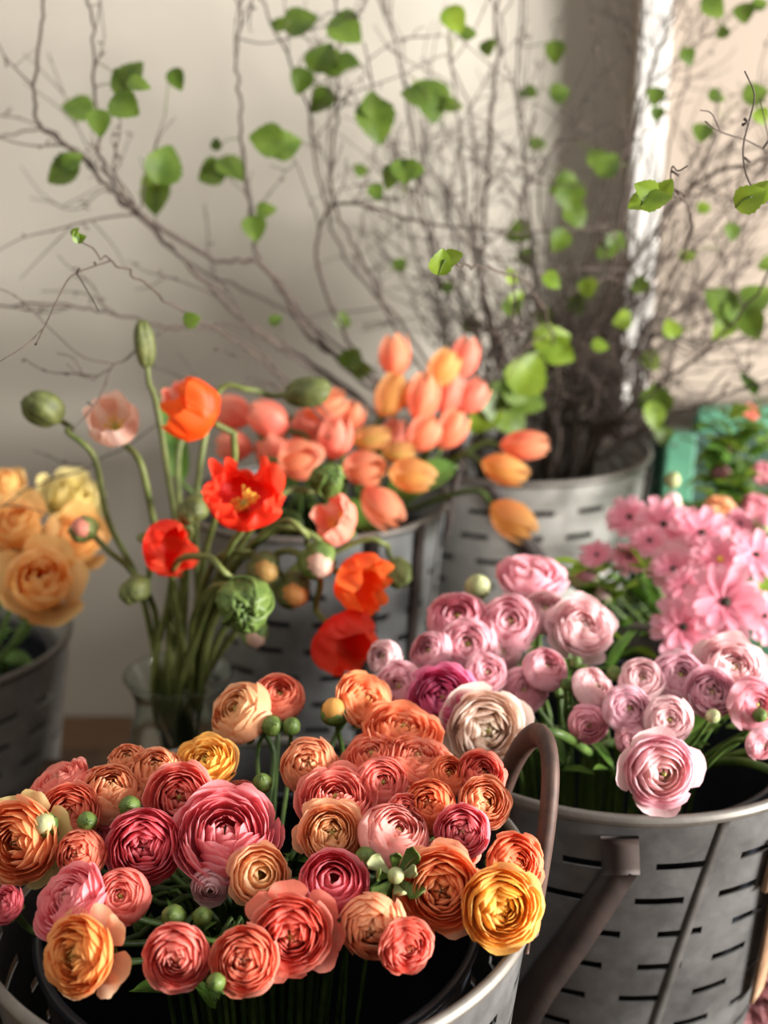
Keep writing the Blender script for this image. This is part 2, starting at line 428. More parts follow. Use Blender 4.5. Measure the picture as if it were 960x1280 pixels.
strap(B2, [(azr(-97), H2-.05), (azr(-107), H2-.13), (azr(-119), H2-.21), (azr(-132), H2-.30)], (.026, .034), M['rust_dark'])
strap(B2, [(azr(-49), H2-.095), (azr(-50), H2-.04)], .05, M['rust_tan'], 'handle_plate', .005, .006)
strap(B2, [(azr(-49), H2-.09), (azr(-46), H2-.16), (azr(-42), H2-.24)], (.034, .022), M['rust_tan'], off=.009)
H3 = B3['H']
for a0, a1 in ((-40, -38), (-64, -64)):
    strap(B3, [(azr(a0), H3+.0), (azr(a1), H3*.6), (azr(a1), .08)], .016, M['rust_dark'])
arch_handle(B3, azr(-10), azr(25), .055, M['rust_dark'], .014)
H4 = B4['H']
strap(B4, [(azr(-105), H4-.005), (azr(-95), H4-.06), (azr(-84), H4-.12), (azr(-80), H4-.2)], .024, M['rust_dark'])
strap(B4, [(azr(-20), H4-.01), (azr(-20), H4-.1)], .024, M['rust_dark'])

# ------------------------------------------------------------------ crate and vase
cr = thing('wooden_crate', 'low wooden crate standing under the glass vase of poppies', 'crate', (-.29, 1.21, 0))
for i, (y0, y1) in enumerate(((1.06, 1.155), (1.16, 1.258), (1.263, 1.36))):
    b = MB(); b.box((-.43, y0, .252), (-.15, y1, .27)); b.build('board', M['crate_wood'], cr, (-.29, 1.21, 0), False, bevel=.003)
for (x, y) in ((-.425, 1.065), (-.18, 1.065), (-.425, 1.33), (-.18, 1.33)):
    b = MB(); b.box((x, y, 0), (x+.025, y+.025, .252)); b.build('post', M['crate_wood'], cr, (-.29, 1.21, 0), False, bevel=.002)
for z in (.03, .11, .19):
    b = MB(); b.box((-.43, 1.053, z), (-.15, 1.065, z+.06)); b.build('slat', M['crate_wood'], cr, (-.29, 1.21, 0), False, bevel=.002)

VC = (-.228, 1.215, .2705)
va = thing('glass_vase', 'clear glass vase with a flared lip holding the poppies', 'vase', VC)
prof_o = [(.001, 0), (.052, 0), (.060, .006), (.068, .03), (.066, .07), (.057, .115), (.050, .145), (.051, .165), (.058, .182), (.0605, .187)]
prof_i = [(.0575, .187), (.0555, .181), (.0485, .165), (.0475, .145), (.0545, .115), (.0632, .07), (.0652, .031), (.057, .011), (.001, .009)]
po = smooth_path(np.array(prof_o), 4); pi_ = smooth_path(np.array(prof_i), 4)
b = MB(); b.lathe(np.vstack([po, pi_]), VC, 48); b.build('vessel', M['glass'], va, VC)

# green painted chair, at the right behind the pink daisies
gc = (.57, 1.66, 0)
ch = thing('wooden_chair', 'green painted wooden chair behind the pink daisy flowers', 'chair', gc)
def cbox(name, lo, hi, m='green_paint'):
    b = MB(); b.box(lo, hi); b.build(name, M[m], ch, gc, False, bevel=.004)
cbox('back_post', (.432, 1.78, 0), (.478, 1.82, .59)); cbox('back_post', (.77, 1.78, 0), (.812, 1.82, .64))
cbox('shaded_post_face', (.385, 1.80, 0), (.430, 1.85, .57), 'green_shaded')  # added strip standing for the post's side face in shade
cbox('top_rail', (.478, 1.785, .59), (.77, 1.812, .63)); cbox('dark_gap_panel', (.478, 1.80, .38), (.77, 1.812, .59), 'green_shaded')  # panel added for the dark gap in the back, shade put in its colour
cbox('seat', (.44, 1.42, .36), (.82, 1.815, .385))
cbox('leg', (.442, 1.43, 0), (.482, 1.47, .36)); cbox('leg', (.775, 1.43, 0), (.815, 1.47, .36))

# ------------------------------------------------------------------ flower builders
def petal_patch(nu, nv, phi, W, prof, t, cut=.22, spiral=.05, ruff=0, rk=6, rnd=random, zr=0, base_w=.55, tipcurl=0, seedv=0.0, notch=0):
    """one petal as a grid in the flower's frame; prof(v)->(r,z)"""
    u = np.linspace(-1, 1, nu)[:, None]; v = np.linspace(0, 1, nv)[None, :]
    vv = v*(1-cut*np.abs(u)**3 - notch*np.exp(-(u/.22)**2)*v**4)
    r, z = prof(vv)
    ph = rnd.uniform(0, 6.28); ph2 = rnd.uniform(0, 6.28)
    wav = np.sin(rk*u*1.6+ph)*.6+np.sin(rk*.55*u+ph2)*.6
    r = r*(1+spiral*u*vv) + ruff*wav*vv**3 + tipcurl*vv**6
    z = z + zr*np.sin(rk*.8*u+ph2)*vv**3
    an = phi + W*u*(base_w+(1-base_w)*np.minimum(1, vv*1.6))
    G = np.stack([r*np.cos(an), r*np.sin(an), z+0*u], -1)
    A = np.stack([u+0*v+seedv, 0*u+vv, 0*u+0*v+t], -1)
    return G, A

def bez(p0, p1, p2):
    def f(v): 
        a, b_, c = (1-v)**2, 2*v*(1-v), v*v
        return a*p0[0]+b_*p1[0]+c*p2[0], a*p0[1]+b_*p1[1]+c*p2[1]
    return f

def place(G, n, c): return orient(G, n) + c

def ranun_petals(R, n, c, rnd, kind='full', hi=True, flat=1.0):
    mb = MB(); nu, nv = (9, 7) if hi else (7, 5)
    if kind == 'full': L, per, r_in, W0 = (13 if hi else 9), 5, .06, .78
    elif kind == 'tight': L, per, r_in, W0 = (13 if hi else 9), 5, .04, .80
    elif kind == 'open': L, per, r_in, W0 = (13 if hi else 9), 5, .08, .76
    elif kind == 'ball': L, per, r_in, W0 = (11 if hi else 8), 4, .05, .95
    elif kind == 'cup': L, per, r_in, W0 = 6, 3, .2, 1.15
    else: L, per, r_in, W0 = 8, 4, .09, .95
    off = 0
    for k in range(L):
        t = k/(L-1); off += 1.1+rnd.uniform(-.3, .3)
        for i in range(per + (1 if t > .6 and kind != 'cup' else 0)):
            pp = per + (1 if t > .6 and kind != 'cup' else 0)
            jr = rnd.uniform(-.035, .035); jz = rnd.uniform(-.04, .04)
            if kind == 'cup':
                rt = R*(.2+.62*t+jr); zt = R*(.72-.25*t*t+jz)
                p1 = (R*(.62+.5*t), -R*.5); curl = -.08*R*(1-t)
            elif kind == 'ball':
                rt = R*(.09+.70*t**.95+jr); zt = R*(.50-.26*t**2-.22*(1-t)**3+jz)
                p1 = (R*(.36+.95*t), -R*(.22+.15*t)); curl = -.06*R*(1-.5*t)
            elif kind == 'tight':
                rt = R*(r_in+.72*t**.85+jr); zt = R*(.62-.62*t**1.9-.12*(1-t)**4+jz)
                p1 = (rt*1.15+.34*R*(1-.4*t), -R*.35); curl = -.10*R*(1-t**2)
            else:
                rt = R*(r_in+(.92-r_in)*t**.92+jr); zt = R*(.52-.40*t**1.7-.16*(1-t)**3+jz)
                p1 = (rt*1.12+.28*R*(1-t), -R*(.38)); curl = (-.095*(1-t**1.6)+(.06*t*t if kind == 'open' else 0))*R; rt += .05*R*(1-t)
            zt *= flat
            p0 = (.05*R, -R*.55*flat)
            W = W0*rnd.uniform(.85, 1.12)*(PI*2/pp)/(PI*2/5)
            G, A = petal_patch(nu, nv, off+i*2*PI/pp+rnd.uniform(-.15, .15), W, bez(p0, p1, (rt, zt)), t, .16+.1*rnd.random(),
                               rnd.choice((-1, 1))*.03+.05, ruff=.018*R*(.5+t), rk=rnd.uniform(3, 6), rnd=rnd, zr=.03*R*(.4+t), tipcurl=curl, seedv=k*3.3+i)
            mb.grid(place(G, n, c), A)
    return mb

def outer_petals(R, n, c, rnd, cnt, reach, droop, phis=None):
    """loose guard petals under the head"""
    mb = MB()
    for i in range(cnt):
        phi = (phis[i] if phis else i*2*PI/cnt+rnd.uniform(-.3, .3))
        G, A = petal_patch(9, 8, phi, max(.42, 2.5/cnt)*rnd.uniform(.9, 1.15), bez((.08*R, -.5*R), (.8*R*reach, -.55*R), (1.12*R*reach, -droop*R+rnd.uniform(-.08, .08)*R)), 1.0, .25, .02,
                           ruff=.03*R, rk=5, rnd=rnd, zr=.06*R, seedv=50+i)
        mb.grid(place(G, n, c), A)
    return mb

def calyx(R, n, c, cnt=5, rnd=random, spread=.75):
    mb = MB()
    for i in range(cnt):
        G, A = petal_patch(5, 6, i*2*PI/cnt+.3, .34, bez((.03*R, -.6*R), (.45*R, -.72*R), (spread*R, -.5*R+rnd.uniform(-.1, .06)*R)), 1, .5, 0, rnd=rnd, base_w=.9)
        mb.grid(place(G, n, c), A)
    return mb

def stem_path(head, n, R, mouth, bottom, swing=1.0):
    p0 = head - n*R*.5; L = np.linalg.norm(np.asarray(mouth)-p0)
    d = np.asarray(mouth)-p0; nb = -n*.75 + np.array([0, 0, -.25])
    p1 = p0 + nb*min(.35*L, .05)*swing
    return smooth_path([p0, p1, p1*.45+np.asarray(mouth)*.55+np.array([0, 0, .006]), mouth, bottom], 5)

def in_bucket(bk, p, rnd, f_m=.55, dz=.02):
    if bk is B1 and f_m == .55: f_m = .30
    c = np.array(bk['c']); dx, dy = p[0]-c[0], p[1]-c[1]; d = math.hypot(dx, dy)+1e-6
    rl = bk.get('rl', bk['R']*.85)
    m = min(d*f_m, rl*.66)
    mouth = np.array([c[0]+dx/d*m, c[1]+dy/d*m, bk['zl']-dz])
    q = min(m*.55, bk['rb']*.8)
    bot = np.array([c[0]+dx/d*q+rnd.uniform(-.01, .01), c[1]+dy/d*q+rnd.uniform(-.01, .01), bk['c'][2]+.024])
    return mouth, bot

def cam_to_world_axis(nx, ny): return face(nx, ny)

def ranunculus(px, py, rpx, nx, ny, col, kind, label, bk, plane, grp, seed, hi=True, rY=None, eye='eye_green', guard=None, flat=1.0, cx_=1):
    rnd = random.Random(seed)
    c = atY(px, py, rY) if rY else atplane(px, py, *plane)
    R = pxlen(c, rpx)*{'ball': 1.16, 'tight': 1.32, 'full': 1.22, 'cup': 1.18}.get(kind, 1.12); n = face(nx, ny)
    mouth, bot = in_bucket(bk, c, rnd)
    root = thing('ranunculus', label, 'flower', bot, grp)
    ranun_petals(R, n, c, rnd, kind, hi, flat).build('petals', P[col], root, bot)
    if guard:
        outer_petals(R, n, c, rnd, *guard[:3]).build('outer_petals', P[guard[3] if len(guard) > 3 else col], root, bot)
    ez = {'full': .22, 'ball': .17, 'tight': .33, 'open': .17, 'cup': -.05}.get(kind, .3)*flat
    e = MB(); er = .06 if kind not in ('open', 'ball') else .09
    if kind == 'cup': er = .11
    e.blob(c+n*R*ez, (R*er, R*er, R*er*1.2), n, 10, 7); e.build('heart', M[eye], root, bot)
    calyx(R, n, c, 5, rnd).build('calyx', M['sepal'], root, bot)
    s = MB(); s.tube(stem_path(c, n, R, mouth, bot), max(.0024, R*.085), None, 8); s.build('stem', M['stem_shaded' if bk is B1 else 'stem'], root, bot)
    return root

def bud(px, py, rpx, nx, ny, label, bk, plane, grp, seed, mat='sepal', rY=None, tip=None, long=1.15, name='ranunculus_bud', mouth_bot=None, sm='stem', hairy=False):
    rnd = random.Random(seed)
    c = atY(px, py, rY) if rY else atplane(px, py, *plane)
    R = pxlen(c, rpx); n = face(nx, ny)
    mouth, bot = mouth_bot if mouth_bot else in_bucket(bk, c, rnd)
    root = thing(name, label, 'flower bud', bot, grp)
    core = MB(); core.blob(c, (R*.86, R*.86, R*.9*long), n, 16, 10); core.build('bud_core', tip or M[mat], root, bot)
    mb = MB()
    for i in range(5):
        G, A = petal_patch(8, 9, i*2*PI/5+rnd.uniform(-.1, .1), .62, bez((.05*R, -R*long), (1.72*R, -.1*R), (.12*R+(.25*R if tip else 0), R*long*(.98 if not tip else .62))), 1, .3, .06, ruff=.03*R, rnd=rnd, zr=.04*R, base_w=.8)
        mb.grid(place(G, n, c), A)
    mb.build('sepals', M[mat], root, bot)
    s = MB(); s.tube(stem_path(c, n, R*1.9, mouth, bot), max(.0018, min(.0032, R*.17)), None, 7); s.build('stem', M[sm], root, bot)
    return root


# ------------------------------------------------------------------ the front bucket
PL1 = (.53, .637, .2); PL2 = (.55, .84, .2)
G1 = 'ranunculus in the front bucket'; GB1 = 'ranunculus buds in the front bucket'
FRONT = [
 # px, py, r, nx, ny, colour, kind, label, options
 (75, 978, 38, -.35, -.86, 'coralpink', 'open', 'coral ranunculus seen side-on at the back left of the front bucket', dict(flat=.8)),
 (24, 1052, 50, -.22, -.12, 'orange', 'open', 'large orange ranunculus with cream outer petals, cut by the left frame edge', dict(guard=(9, 1.0, .35, 'paleyellow'), eye='eye_dark')),
 (139, 990, 38, .2, -.62, 'peach', 'tight', 'peach ranunculus facing up with a green bud against its front', {}),
 (88, 1016, 34, .1, -.3, 'coral', 'full', 'coral ranunculus half hidden between two green buds', {}),
 (160, 951, 23, .1, -.6, 'peach', 'tight', 'small peach ranunculus tucked behind the rear row of the front bucket', {}),
 (195, 964, 32, .12, -.6, 'peach', 'tight', 'light coral ranunculus beside the yellow one in the rear row', dict(eye='eye_dark')),
 (257, 954, 39, -.15, -.72, 'yellow', 'open', 'pale golden ranunculus at the rear of the front bucket', dict(flat=.85)),
 (225, 997, 42, .12, -.28, 'coralpink', 'open', 'light coral pink ranunculus just left of the big hot pink one', dict(eye='eye_green')),
 (180, 1058, 43, .12, -.22, 'deeppink', 'full', 'deep coral pink ranunculus with a ragged heart, below the light coral pink one', dict(eye='eye_dark')),
 (100, 1068, 29, 0, -.28, 'coral', 'tight', 'small round coral ranunculus with a tight green centre, right of the large orange one', {}),
 (283, 1044, 64, .1, -.62, 'hotpink', 'open', 'biggest hot pink ranunculus in the front bucket', dict(flat=1.05, eye='eye_dark')),
 (88, 1126, 48, -.5, -.62, 'hotpink', 'open', 'rose pink ranunculus turned away to the left, with a cream rim', dict(flat=.85, guard=(6, .9, .3, 'peachy'))),
 (152, 1121, 33, .05, -.42, 'coralpink', 'ball', 'salmon pink cup shaped ranunculus just opening, with green sepals', {}),
 (98, 1194, 47, -.42, -.22, 'amber', 'open', 'amber orange ranunculus with trailing cream petals, low at the left', dict(guard=(7, 1.05, .45, 'peachy'))),
 (222, 1196, 38, .02, -.08, 'coralpink', 'full', 'coral ranunculus facing forward alone over the dark bucket interior', {}),
 (306, 1200, 38, 0, -.3, 'coral', 'full', 'coral pink ranunculus left of the large red coral bloom', dict(eye='eye_dark')),
 (364, 1168, 47, .05, -.1, 'redcoral', 'open', 'large red coral ranunculus with a pale heart and loose lower petals', dict(guard=(7, 1.12, .1, 'redcoral'))),
 (324, 1094, 36, .2, -.3, 'peachy', 'cup', 'apricot ranunculus with few loose petals, below the hot pink one', dict(guard=(5, .9, .2, 'peachy'))),
 (6, 1131, 22, -.3, -.5, 'deeppink', 'full', 'dark pink ranunculus peeping in low at the left frame edge', {}),
 (387, 957, 34, 0, -.36, 'peach', 'tight', 'upright apricot ranunculus on a tall stem at the middle rear', {}),
 (420, 1000, 47, .05, -.72, 'coralpink', 'open', 'wide coral pink ranunculus under the upright apricot one', dict(flat=.8)),
 (478, 979, 32, .15, -.42, 'coralpink', 'ball', 'round coral pink ranunculus with folded petals in the middle rear', {}),
 (414, 1042, 38, .12, -.35, 'peachy', 'open', 'pale peach ranunculus with a wide olive heart and loose lower petals', dict(guard=(6, 1.05, .15, 'peachy'), eye='eye_green')),
 (495, 1044, 44, .3, -.72, 'salmon', 'ball', 'closed salmon pink ranunculus ball lying on its side above the leafy bud', {}),
 (507, 1016, 22, .1, -.3, 'coralpink', 'full', 'very small coral ranunculus wedged above the salmon pink ball', {}),
 (537, 1008, 33, -.12, -.45, 'dkorange', 'tight', 'dull orange ranunculus in the shade of the rear right cluster', dict(eye='eye_dark')),
 (560, 969, 26, .15, -.55, 'dkorange', 'ball', 'orange closed ranunculus below the cream white one', {}),
 (602, 968, 28, .2, -.5, 'redcoral', 'full', 'coral red ranunculus directly below the cream white one, near the handle', {}),
 (606, 1003, 32, .2, -.28, 'peach', 'open', 'peach ranunculus with curled ivory petals next to the rusty handle', {}),
 (578, 1040, 31, -.1, -.28, 'hotpink', 'full', 'pink ranunculus with a round swirl just above the big orange one', {}),
 (552, 1112, 50, -.08, -.18, 'orange', 'open', 'big orange ranunculus with a deep folded heart, left of the golden one', dict(guard=(5, 1.0, .15, 'peach'), eye='eye_dark')),
 (627, 1134, 49, .12, -.1, 'yellow', 'open', 'big golden yellow ranunculus hanging over the right rim', dict(eye='eye_yellow')),
 (644, 1080, 35, .35, -.3, 'dkorange', 'full', 'orange ranunculus facing right, behind the golden one', {}),
 (416, 1106, 42, .08, -.5, 'deeppink', 'cup', 'magenta coral bowl shaped ranunculus in the middle of the front bucket', {}),
 (466, 1160, 38, -.08, -.08, 'peach', 'tight', 'tight round peach ranunculus with a dark eye, low in the middle', dict(eye='eye_dark')),
 (508, 1182, 32, .32, .1, 'redcoral', 'full', 'coral red ranunculus half behind the tight round peach one', {}),
 (300, 890, 39, -.45, -.55, 'peachy', 'ball', 'apricot ranunculus seen side-on in front of the glass vase', {}),
 (349, 871, 30, .1, -.6, 'coral', 'ball', 'dim coral ranunculus behind the two tall buds', {}),
 (455, 876, 37, .52, -.55, 'orange', 'open', 'orange ranunculus tipped to the right on a tall rear stem', dict(flat=.85)),
 (503, 915, 49, .15, -.86, 'dkorange', 'open', 'flat dark orange ranunculus seen edge-on left of the cream white one', dict(flat=.7)),
 (466, 946, 37, -.2, -.8, 'coral', 'open', 'dusky coral ranunculus edge-on beneath the flat dark orange one', dict(flat=.8)),
 (520, 950, 44, .2, -.84, 'coral', 'open', 'wide coral ranunculus edge-on just under the flat dark orange one, toward the cream one', dict(flat=.75)),
 (608, 912, 47, .08, -.08, 'cream', 'open', 'cream white ranunculus with a tiny green heart, behind the rusty handle', dict(guard=(3, 1.08, .05, 'cream'), rY=.905)),
 (264, 1106, 24, .1, .1, 'palepink', 'cup', 'faded pale pink ranunculus hanging under the hot pink one', {}),
 (126, 1036, 24, .1, -.2, 'deeppink', 'full', 'shaded dark coral ranunculus deep among the stems behind the round bud', {}),
 (572, 1062, 26, .1, -.2, 'coral', 'full', 'shaded coral ranunculus peeping out behind the big orange one', {}),
 (302, 1000, 24, .1, -.5, 'redcoral', 'tight', 'dark coral ranunculus hidden behind the top of the hot pink one', {}),
]
for i, (x, y, r, nx, ny, col, kind, lab, o) in enumerate(FRONT):
    pl = PL1
    if 'shaded' in lab or 'hidden behind' in lab or 'faded' in lab: pl = (PL1[0]-.02, PL1[1], PL1[2])
    ranunculus(x, y, r, nx, ny, col, kind, lab, B1, pl, G1, 100+i, True, **o)
BUDS1 = [
 (56, 1031, 17, .1, -.5, 'green bud with a pale tip over the large orange ranunculus', 'sepal_pale'),
 (109, 1027, 14, .3, -.2, 'round green bud between the small round coral and the peach ranunculus', None),
 (162, 1008, 15, .1, -.3, 'round green bud in front of the peach ranunculus', None),
 (217, 1146, 17, -.1, -.5, 'dark green bud left of its twin above the lone coral ranunculus', None),
 (253, 1146, 14, .1, -.5, 'smaller dark green bud right of its twin above the lone coral ranunculus', None),
 (270, 1228, 13, 0, -.3, 'green bud low in the shadow beside the coral pink ranunculus', None),
 (340, 907, 15, .35, -.4, 'green bud on a bent tall stem in front of the apricot side-on ranunculus', None),
 (364, 908, 13, .1, -.7, 'green bud on a straight tall stem below the dim coral ranunculus', None),
 (328, 979, 14, 0, -.7, 'green bud on a short stem between the two tall bud stems', None),
 (418, 890, 19, -.1, -.8, 'yellow green half open bud left of the tipped orange ranunculus', 'petals_y'),
 (457, 1072, 15, .2, -.3, 'green bud in the gap under the salmon pink ball', None),
]
for i, (x, y, r, nx, ny, lab, tp) in enumerate(BUDS1):
    pl = (PL1[0]+.012, PL1[1], PL1[2]) if i in (0, 1, 2) else PL1
    bud(x, y, r, nx, ny, lab, B1, pl, GB1, 300+i, 'sepal', None, M['sepal_pale'] if tp == 'sepal_pale' else (P['yellow'] if tp else None))

# the leafy bud: green rosette of curled bracts
def leafy_bud(px, py, rpx, label, bk, plane, grp, seed):
    rnd = random.Random(seed); c = atplane(px, py, *plane); R = pxlen(c, rpx); n = face(.1, -.4)
    mouth, bot = in_bucket(bk, c, rnd); root = thing('ranunculus_bud', label, 'flower bud', bot, grp)
    core = MB(); core.blob(c-n*R*.1, (R*.36, R*.36, R*.45), n); core.build('bud_core', M['sepal_pale'], root, bot)
    for i in range(8):
        mb = MB(); t = i % 2
        G, A = petal_patch(6, 9, i*PI/4+rnd.uniform(-.15, .15), .36, bez((.05*R, -.6*R), ((1.1+.3*t)*R, -.4*R), ((.75+.5*t)*R, (.75-.5*t+rnd.uniform(-.2, .2))*R)), 1, .4, .05, ruff=.06*R, rnd=rnd, base_w=.8, zr=.06*R)
        mb.grid(place(G, n, c), A); mb.build('bract', M['sepal'] if i % 3 else M['sepal_pale'], root, bot, solid=.0008)
    s = MB(); s.tube(stem_path(c, n, R, mouth, bot), .0032); s.build('stem', M['stem'], root, bot)
leafy_bud(495, 1094, 30, 'open leafy green bud of curled bracts in the middle of the front bucket', B1, (PL1[0]+.014, PL1[1], PL1[2]), GB1, 330)

# loose leaf stalks standing among the stems of the front bucket
def leaf_stalk(tip, bk, seed, label, grp, mat='leaf', length=.06, width=.010, kind=3):
    rnd = random.Random(seed); tip = np.asarray(tip, float); mouth, bot = in_bucket(bk, tip, rnd, .8, .03)
    root = thing('leaf_stalk', label, 'leaf', bot, grp)
    s = MB(); path = smooth_path([bot, mouth, mouth*.4+tip*.6+np.array([0, 0, .004]), tip], 5); s.tube(path, .002, .0012, 6); s.build('stem', M['stem'], root, bot)
    for i in range(kind):
        d = np.array([rnd.uniform(-1, 1), rnd.uniform(-1, .6), rnd.uniform(.2, 1.0)]); d /= np.linalg.norm(d)
        leaf_blade(tip - np.array([0, 0, .004*i]), d, length*rnd.uniform(.7, 1.1), width*rnd.uniform(.8, 1.2), rnd).build('leaf', M[mat], root, bot)
    return root
def leaf_blade(base, d, L, W, rnd, nrm=None, fold=.25, curl=.25, point=1.0, teeth=0, nu=7, nv=11):
    d = np.asarray(d, float); d = d/np.linalg.norm(d)
    up = np.array([0, 0, 1.]) if nrm is None else np.asarray(nrm, float)
    s = np.cross(d, up); 
    if np.linalg.norm(s) < .05: s = np.cross(d, [1., 0, 0])
    s /= np.linalg.norm(s); n = np.cross(s, d)
    u = np.linspace(-1, 1, nu)[:, None]; v = np.linspace(0, 1, nv)[None]
    w = W*np.power(np.sin(PI*np.clip(v, 0, 1)**.72), .8)*(1+teeth*np.where(np.arange(nv) % 2, 1, -1)[None]*(np.abs(u) > .8))
    tw = rnd.uniform(-.3, .3)
    x = u*w; y = v*L; z = fold*np.abs(u)*w - curl*L*v*v + tw*u*w*v
    G = np.asarray(base) + x[..., None]*s + y[..., None]*d + z[..., None]*n
    mb = MB(); mb.grid(G); return mb
for i in [q for q in range(14) if q != 13]:
    rnd = random.Random(900+i)
    a = rnd.uniform(0, 2*PI); q = math.sqrt(rnd.random())*.10
    tip = (B1['c'][0]+q*math.cos(a), B1['c'][1]+q*math.sin(a), B1['zl']+rnd.uniform(-.01, .015))
    leaf_stalk(tip, B1, 900+i, 'narrow green leaf stalk standing among the stems in the front bucket', 'leaf stalks in the front bucket', 'leaf', .04, .0045)

# ------------------------------------------------------------------ the pink bucket
G2 = 'pink ranunculus in the bucket with the seam'; GB2 = 'buds in the pink ranunculus bucket'
PINK = [
 (665, 722, 42, .05, -.86, 'rosepink', 'open', 'bright pink ranunculus seen side-on, topmost of the pink bucket', dict(flat=.9)),
 (573, 774, 37, -.1, -.55, 'rosepink', 'ball', 'rose pink ranunculus at the upper left of the pink bunch', {}),
 (585, 807, 34, -.05, -.35, 'pink', 'ball', 'soft pink round ranunculus with a green eye below the rose pink one', {}),
 (538, 815, 26, -.4, -.4, 'pink', 'ball', 'dim pink ranunculus on the outer left of the pink bunch', {}),
 (638, 779, 35, -.05, -.35, 'pink', 'ball', 'pink ranunculus with a green heart under the topmost bloom', {}),
 (681, 764, 29, 0, -.6, 'palepink', 'ball', 'pale pink closed ranunculus next to the ruffled shell pink one', {}),
 (729, 784, 37, .15, -.4, 'palepink', 'open', 'ruffled shell pink ranunculus with a brown eye, highest at the right of the bunch', dict(eye='eye_dark', guard=(5, 1.05, .1, 'palepink'))),
 (608, 841, 25, .1, -.3, 'pink', 'ball', 'small pink ranunculus between the magenta and the soft pink one', {}),
 (628, 815, 24, .1, -.2, 'palepink', 'ball', 'half hidden pale pink ranunculus beneath the green hearted pink one', {}),
 (682, 836, 27, .2, -.5, 'pink', 'ball', 'pink half closed ranunculus left of the green stems', {}),
 (655, 862, 28, 0, -.2, 'pink', 'ball', 'shaded pink ranunculus right above the cream white one', {}),
 (742, 860, 27, .45, -.55, 'palepink', 'ball', 'whitish pink bud-like ranunculus lying sideways in the middle', {}),
 (785, 886, 29, 0, -.22, 'lilac', 'ball', 'lilac pink ranunculus facing forward above the hanging bloom', {}),
 (802, 850, 27, -.1, -.4, 'palepink', 'ball', 'pale pink ranunculus behind the lilac pink one', {}),
 (849, 846, 33, 0, -.38, 'lilac', 'ball', 'lilac edged ranunculus with swirled heart in the right cluster', {}),
 (889, 866, 31, -.1, -.3, 'lilac', 'open', 'small open pink ranunculus with a dark green eye in the right cluster', {}),
 (915, 838, 42, .1, -.45, 'palepink', 'open', 'large pale pink ranunculus near the right frame edge', dict(guard=(5, 1.05, .1, 'palepink'))),
 (836, 900, 29, -.05, -.2, 'palepink', 'ball', 'creamy pink ranunculus with a green heart behind the hanging bloom', {}),
 (942, 880, 32, .3, -.1, 'rosepink', 'ball', 'deeper pink ranunculus under the large pale one at the right edge', {}),
 (826, 964, 44, .05, .02, 'spiral', 'spiral', 'cream hearted pink ranunculus hanging over the bucket rim', dict(guard=(4, 1.05, -.1, 'palepink'))),
 (480, 822, 21, -.3, -.3, 'palepink', 'ball', 'pale pink round bloom far left, in front of the tulips bucket', {}),
 (500, 858, 30, -.2, -.2, 'pink', 'ball', 'dusky pink ranunculus left of the magenta one', {}),
 (553, 873, 42, -.05, -.28, 'magenta', 'open', 'vivid magenta pink ranunculus left of the cream white one', {}),
 (790, 925, 20, -.2, .1, 'pink', 'ball', 'small shaded pink ranunculus below the lilac pink one', {}),
 (736, 905, 24, -.1, .1, 'rosepink', 'ball', 'dark pink ranunculus deep among the green stems', {}),
 (952, 930, 20, .3, .1, 'pink', 'ball', 'pink ranunculus low at the right frame edge', {}),
]
for i, (x, y, r, nx, ny, col, kind, lab, o) in enumerate(PINK):
    pl = PL2
    if 'deep among' in lab or 'shaded' in lab or 'half hidden' in lab: pl = (PL2[0]-.02, PL2[1], PL2[2])
    ranunculus(x, y, r, nx, ny, col, kind, lab, B2, pl, G2, 400+i, y > 800, **o)
for i, (x, y, r, nx, ny, lab, m) in enumerate([
 (597, 734, 18, 0, -.6, 'pale green bud standing above the left of the pink bunch', 'sepal_pale'),
 (720, 829, 10, 0, -.7, 'small green bud among the stems under the ruffled shell pink ranunculus', 'sepal'),
 (708, 856, 9, -.1, -.7, 'tiny green bud lower on the stems under the ruffled shell pink ranunculus', 'sepal'),
 (891, 895, 10, .2, -.5, 'small green bud below the small open pink ranunculus', 'sepal_pale'),
 (950, 894, 10, .2, -.5, 'small green bud by the right frame edge over the long stems', 'sepal'),
 (768, 842, 11, .2, -.6, 'small green bud behind the whitish pink ranunculus', 'sepal')]):
    bud(x, y, r, nx, ny, lab, B2, PL2, GB2, 450+i, m)
for i in [q for q in range(16) if q not in (6, 7, 8, 13, 14)]:
    rnd = random.Random(960+i); a = rnd.uniform(0, 2*PI); q = math.sqrt(rnd.random())*.12
    tip = (B2['c'][0]+q*math.cos(a), B2['c'][1]+q*math.sin(a), B2['zl']+rnd.uniform(.0, .05))
    leaf_stalk(tip, B2, 960+i, 'narrow green leaf stalk standing among the pink ranunculus stems', 'leaf stalks in the pink bucket', 'leaf', .05, .007)
# bare arching stems that spill to the right and left in the pink bucket
for i, (pts, lab) in enumerate([
 ([(668, 915, .90), (700, 918, .90), (735, 940, .95), (775, 975, 1.0)], 'thick green cut stem arching out left behind the rusty handle'),
 ([(962, 962, .93), (925, 952, .95), (880, 958, .99), (830, 985, 1.03)], 'long green stem reaching to the right frame edge, lower one'),
 ([(962, 938, .97), (920, 944, .99), (870, 962, 1.03), (835, 985, 1.06)], 'long green stem reaching to the right frame edge, middle one'),
 ([(958, 905, 1.0), (920, 925, 1.02), (880, 950, 1.05), (840, 985, 1.07)], 'long green stem reaching to the right frame edge, upper one')]):
    p = [atY(*q) for q in pts]; bt = np.array([p[-1][0]*.6+B2['c'][0]*.4, p[-1][1]*.6+B2['c'][1]*.4, .03])
    s = MB(); s.tube(smooth_path(p+[bt], 6), .0042, None, 9); o = s.build('green_stalk', M['stem'], None, bt); tag(o, lab, 'stem', 'loose stems in the pink bucket')

